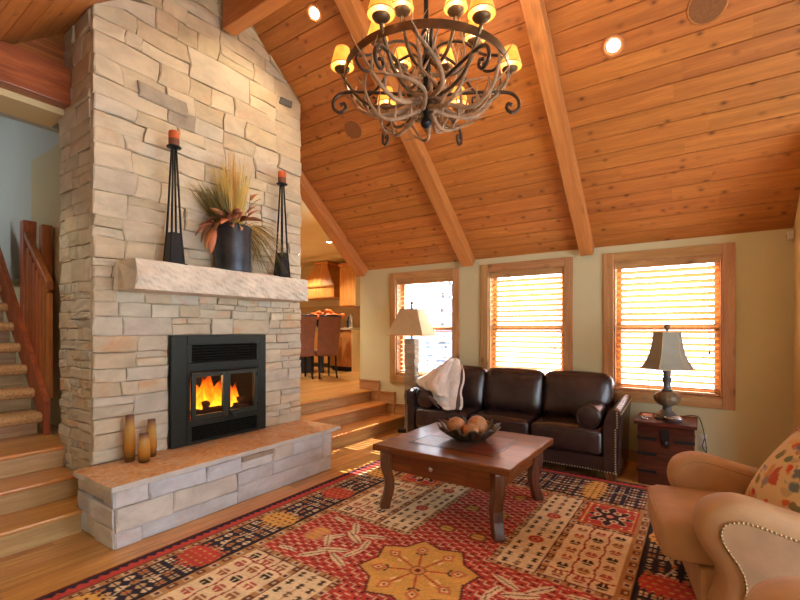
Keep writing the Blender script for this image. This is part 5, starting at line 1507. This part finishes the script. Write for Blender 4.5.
# range hood
hd = thing('range_hood', 'flared wooden range hood on the kitchen wall', 'range hood', (-7.5, 7.7, 1.9))
def hood_ring(w_, d, z): return [(-w_, -d, z), (w_, -d, z), (w_, .29, z), (-w_, .29, z)]
rings = [hood_ring(.56, .34, .20), hood_ring(.60, .36, .22), hood_ring(.60, .36, .48), hood_ring(.55, .32, .50), hood_ring(.38, .24, .72), hood_ring(.26, .18, .88), hood_ring(.19, .14, 1.03)]
rings = [[(p[0], p[1], p[2]) for p in r] for r in rings]
V = [p for r in rings for p in r]; F = [(j*4+k, j*4+(k+1) % 4, (j+1)*4+(k+1) % 4, (j+1)*4+k) for j in range(len(rings)-1) for k in range(4)] + [(3, 2, 1, 0), tuple(range(24, 28))]
MB().add(V, F).build('body', M['kitwood'], hd)
MB().box(-.24, .24, -.19, .29, 1.03, 1.095).build('crown', M['kitwood'], hd, bevel=.02)
for k in range(6):
    f0 = -1 + k * 2/6; f1 = f0 + 2/6 - .02
    rr = [(.55, .325, .505), (.38, .245, .72), (.26, .185, .88), (.19, .145, 1.025)]
    V = []
    for w_, d, z_ in rr: V += [(f0*w_, -d - .004, z_), (f1*w_, -d - .004, z_), (f1*w_, -d - .014, z_), (f0*w_, -d - .014, z_)]
    F = [(j*4+q, j*4+(q+1) % 4, (j+1)*4+(q+1) % 4, (j+1)*4+q) for j in range(3) for q in range(4)] + [(0, 1, 2, 3), (12, 13, 14, 15)]
    MB().add(V, F).build('board', M['kitwood'], hd)
MB().box(-.62, .62, -.385, .29, .205, .235).build('ledge', M['kitwood'], hd); MB().box(-.62, .62, -.385, .29, .465, .49).build('ledge', M['kitwood'], hd)
# run of cabinets ending in a beadboard panel
bc = thing('base_cabinet', 'wooden kitchen base cabinet with pale beadboard end panel', 'cabinet', (-6.03, 6.95, UP))
MB().box(-.62, 0, 0, .62, .1, .88).build('body', M['kitwood'], bc); MB().box(-.6, -.02, .05, .6, 0, .1).build('toe_kick', M['navy'], bc)
for k in range(7): MB().box(.001, .014, .0 + k*.088, .085 + k*.088, .0, .88).build('bead_board', M['beadpale'], bc)
for k in range(2):
    dr = MB().box(-.30 - k*.31, -.01 - k*.31, -.02, -.001, .12, .86).build('door', M['kitwood'], bc, bevel=.004)
    MB().lathe([(.008, 0), (.014, .02), (.008, .026)], 10).build('knob', M['bronze'], dr).matrix_local = Matrix.Translation((-.27 - k*.08, -.02, .7)) @ Matrix.Rotation(PI/2, 4, 'X')
tag(MB().box(-6.68, -6.0, 6.91, 7.59, UP + .881, UP + .925).build('countertop', M['granite'], None, bevel=.008), 'granite countertop on the beadboard cabinet', 'countertop')
uc = thing('wall_cabinet', 'wooden kitchen wall cabinet with pale side beside the range hood', 'cabinet', (-6.03, 7.05, 1.86))
MB().box(-.42, 0, 0, .94, 0, .86).build('body', M['kitwood'], uc)
for k in range(6): MB().box(.001, .012, 0 + k*.088, .085 + k*.088, 0, .86).build('bead_board', M['beadpale'], uc)
dr = MB().box(-.41, -.01, -.02, -.001, .02, .84).build('door', M['kitwood'], uc, bevel=.004)
MB().box(-.35, -.07, -.026, -.0205, .1, .76).build('door_panel', M['kitwood'], dr)
MB().box(-.45, .03, -.04, .94, .861, .93).build('crown', M['kitwood'], uc, bevel=.015)
for (x_, y_, h, mt, nm, lb) in ((-6.10, 7.02, .30, 'silver', 'coffee_thermos', 'silver thermos standing on the kitchen countertop'), (-6.20, 7.06, .24, 'black', 'oil_bottle', 'black bottle standing beside the thermos on the countertop')):
    o = MB().lathe([(.045, 0), (.05, .01), (.05, h*.6), (.03, h*.78), (.022, h*.95), (.026, h)], 18).build(nm, M[mt], None, smooth=True, autosmooth=50)
    o.location = (x_, y_, UP + .926); tag(o, lb, 'bottle')
struct(MB().box(-9.1, -6.0, 7.985, 8.0, UP + .9, 1.95).build('trim_1', M['linen']))
bcb = thing('back_cabinet', 'row of wooden base cabinets under the range hood', 'cabinet', (-7.7, 7.7, UP))
MB().box(-1.3, .98, -.3, .29, .1, .88).build('body', M['kitwood'], bcb); MB().box(-1.3, .98, -.25, .29, 0, .1).build('toe_kick', M['navy'], bcb)
for k in range(4): MB().box(-1.28 + k*.56, -.75 + k*.56, -.32, -.301, .12, .86).build('door', M['kitwood'], bcb, bevel=.004)
tag(MB().box(-9.05, -6.70, 7.36, 7.98, UP + .881, UP + .92).build('countertop', M['granite'], None, bevel=.008), 'granite countertop under the range hood', 'countertop')
# island with a turned post
isl = thing('kitchen_island', 'navy painted kitchen island with a granite top', 'island', (-7.08, 6.05, UP), math.radians(61))
MB().box(-.75, .55, -.28, .4, 0, .86).build('body', M['navy'], isl, bevel=.006)
MB().box(-.85, .75, -.45, .5, .861, .90).build('top', M['granite'], isl, bevel=.008)
for sx in (-.78, .68):
    MB().lathe([(.05, 0), (.05, .1), (.03, .13), (.045, .2), (.05, .4), (.035, .6), (.03, .66), (.05, .7), (.05, .86)], 18).build('post', M['navy'], isl, smooth=True, autosmooth=50).location = (sx, -.38, 0)
fbw = thing('flower_arrangement', 'bowl of orange flowers on the kitchen island', 'flowers', (-6.35, 6.50, UP + .901)); fbw.scale = (1.25,) * 3
MB().lathe([(.07, 0), (.14, .04), (.2, .12), (.22, .16), (.2, .16), (.12, .05), (.01, .03)], 24).build('bowl', M['blackiron'], fbw, smooth=True)
M['orange'] = plain('orange_petal', (226, 112, 44), .7, 0, 14, .2, val=.2); M['creamfl'] = plain('cream_gourd', (226, 190, 130), .7, val=.15)
mo = MB()
for k in range(46):
    a = random.uniform(0, 2*PI); r = random.uniform(.02, .3); z_ = .18 + .1 * (1 - r/.3) + random.uniform(-.03, .05)
    mo.ball((r*math.cos(a), r*math.sin(a), z_), (.045, .045, .03), 7, 5)
tag(mo.build('blossom_mass', M['orange'], fbw), 'dense mass of orange blossoms', kind='stuff')
for k in range(7):
    a = random.uniform(0, 2*PI); r = random.uniform(.05, .17)
    MB().ball((r*math.cos(a), r*math.sin(a) - .06, .17), (.04, .04, .045), 10, 7).build('gourd', M['creamfl'], fbw, smooth=True)
# high-backed dining chairs
def dining_chair(loc, rz, label):
    c = thing('dining_chair', label, 'chair', loc, rz, 'dining chairs at the island')
    for sx in (-1, 1):
        MB().tube([(sx*.16, -.2, .0), (sx*.16, -.2, .44)], [.018, .026], 8).build('leg', M['blackiron'], c)
        MB().tube(bez([(sx*.165, .27, .0), (sx*.16, .22, .2), (sx*.16, .2, .42)], 8), [.018]*9, 8).build('leg', M['blackiron'], c)
    MB().puff((0, 0, .46), (.2, .25, .055), .03, 5, (0, 0, .015)).build('seat', M['chairleather'], c, smooth=True)
    mb = MB(); V = []; n = 10
    for j in range(n + 1):
        t = j / n; z_ = .42 + .70 * t; y_ = .2 + .16 * t + .03 * math.sin(t * PI) * -1; w_ = .195 + .015 * t
        V += [(-w_, y_, z_), (w_, y_, z_), (w_, y_ + .05, z_), (-w_, y_ + .05, z_)]
    F = [(j*4+k, j*4+(k+1) % 4, (j+1)*4+(k+1) % 4, (j+1)*4+k) for j in range(n) for k in range(4)] + [(3, 2, 1, 0), tuple(range(n*4, n*4+4))]
    MB().add(V, F).build('backrest', M['chairleather'], c, bevel=.012)
    MB().tube([(-.21, .38, 1.125), (-.1, .385, 1.135), (.1, .385, 1.135), (.21, .38, 1.125)], .022, 8).build('top_rail', M['leather'], c, smooth=True)
dining_chair((-6.02, 5.50, UP), math.radians(-118), 'chestnut leather dining chair half hidden by the chimney edge')
dining_chair((-5.80, 5.90, UP), math.radians(-118), 'chestnut leather dining chair fully in view at the island')

# ------------------------------------------------------------------ outdoors
struct(MB().box(-40, 30, 5.6, 45, -1.3, -1.0).build('ground', M['snow']))
rt = random.Random(3)
tr_me = []
for v in range(3):
    t = MB().tube([(0, 0, 0), (.05, 0, 3), (0, .05, 7)], [.16, .12, .03], 8).mesh('trunk', M['bark'], True)
    nd = MB()
    for j in range(9):
        z_ = 1.1 + j * .68; r_ = 1.5 * (1 - j / 10)
        V = []; n = 14
        for k in range(n):
            a = 2*PI*k/n; q = r_ * (1 if k % 2 else .55) * rt.uniform(.8, 1.1); V.append((q*math.cos(a), q*math.sin(a), z_ - .35 * q + rt.uniform(-.08, .08)))
        V.append((0, 0, z_ + .5)); nd.add(V, [(k, (k+1) % n, n) for k in range(n)])
    tr_me.append((t, nd.mesh('branches', M['needles'])))
for d, cnt, row in ((14.0, 3, 'front row'), (18.5, 4, 'middle row'), (24.0, 6, 'back row')):
    for k in range(cnt):
        an = math.radians(25 + 24 * (k + .5) / cnt)          # a stand of pines beyond the floor-lamp window
        t = thing('pine_tree', 'frosted pine in the %s of trees outside the floor-lamp window' % row, 'tree', (-d * math.sin(an), d * math.cos(an), -1.0), rt.uniform(0, 6), 'pine trees outside')
        q = d * math.radians(24) / cnt * .5 / 1.62; t.scale = (q, q, .7 + .04 * (d - 14))
        inst('trunk', tr_me[k % 3][0], t); inst('branches', tr_me[k % 3][1], t)['kind'] = 'stuff'
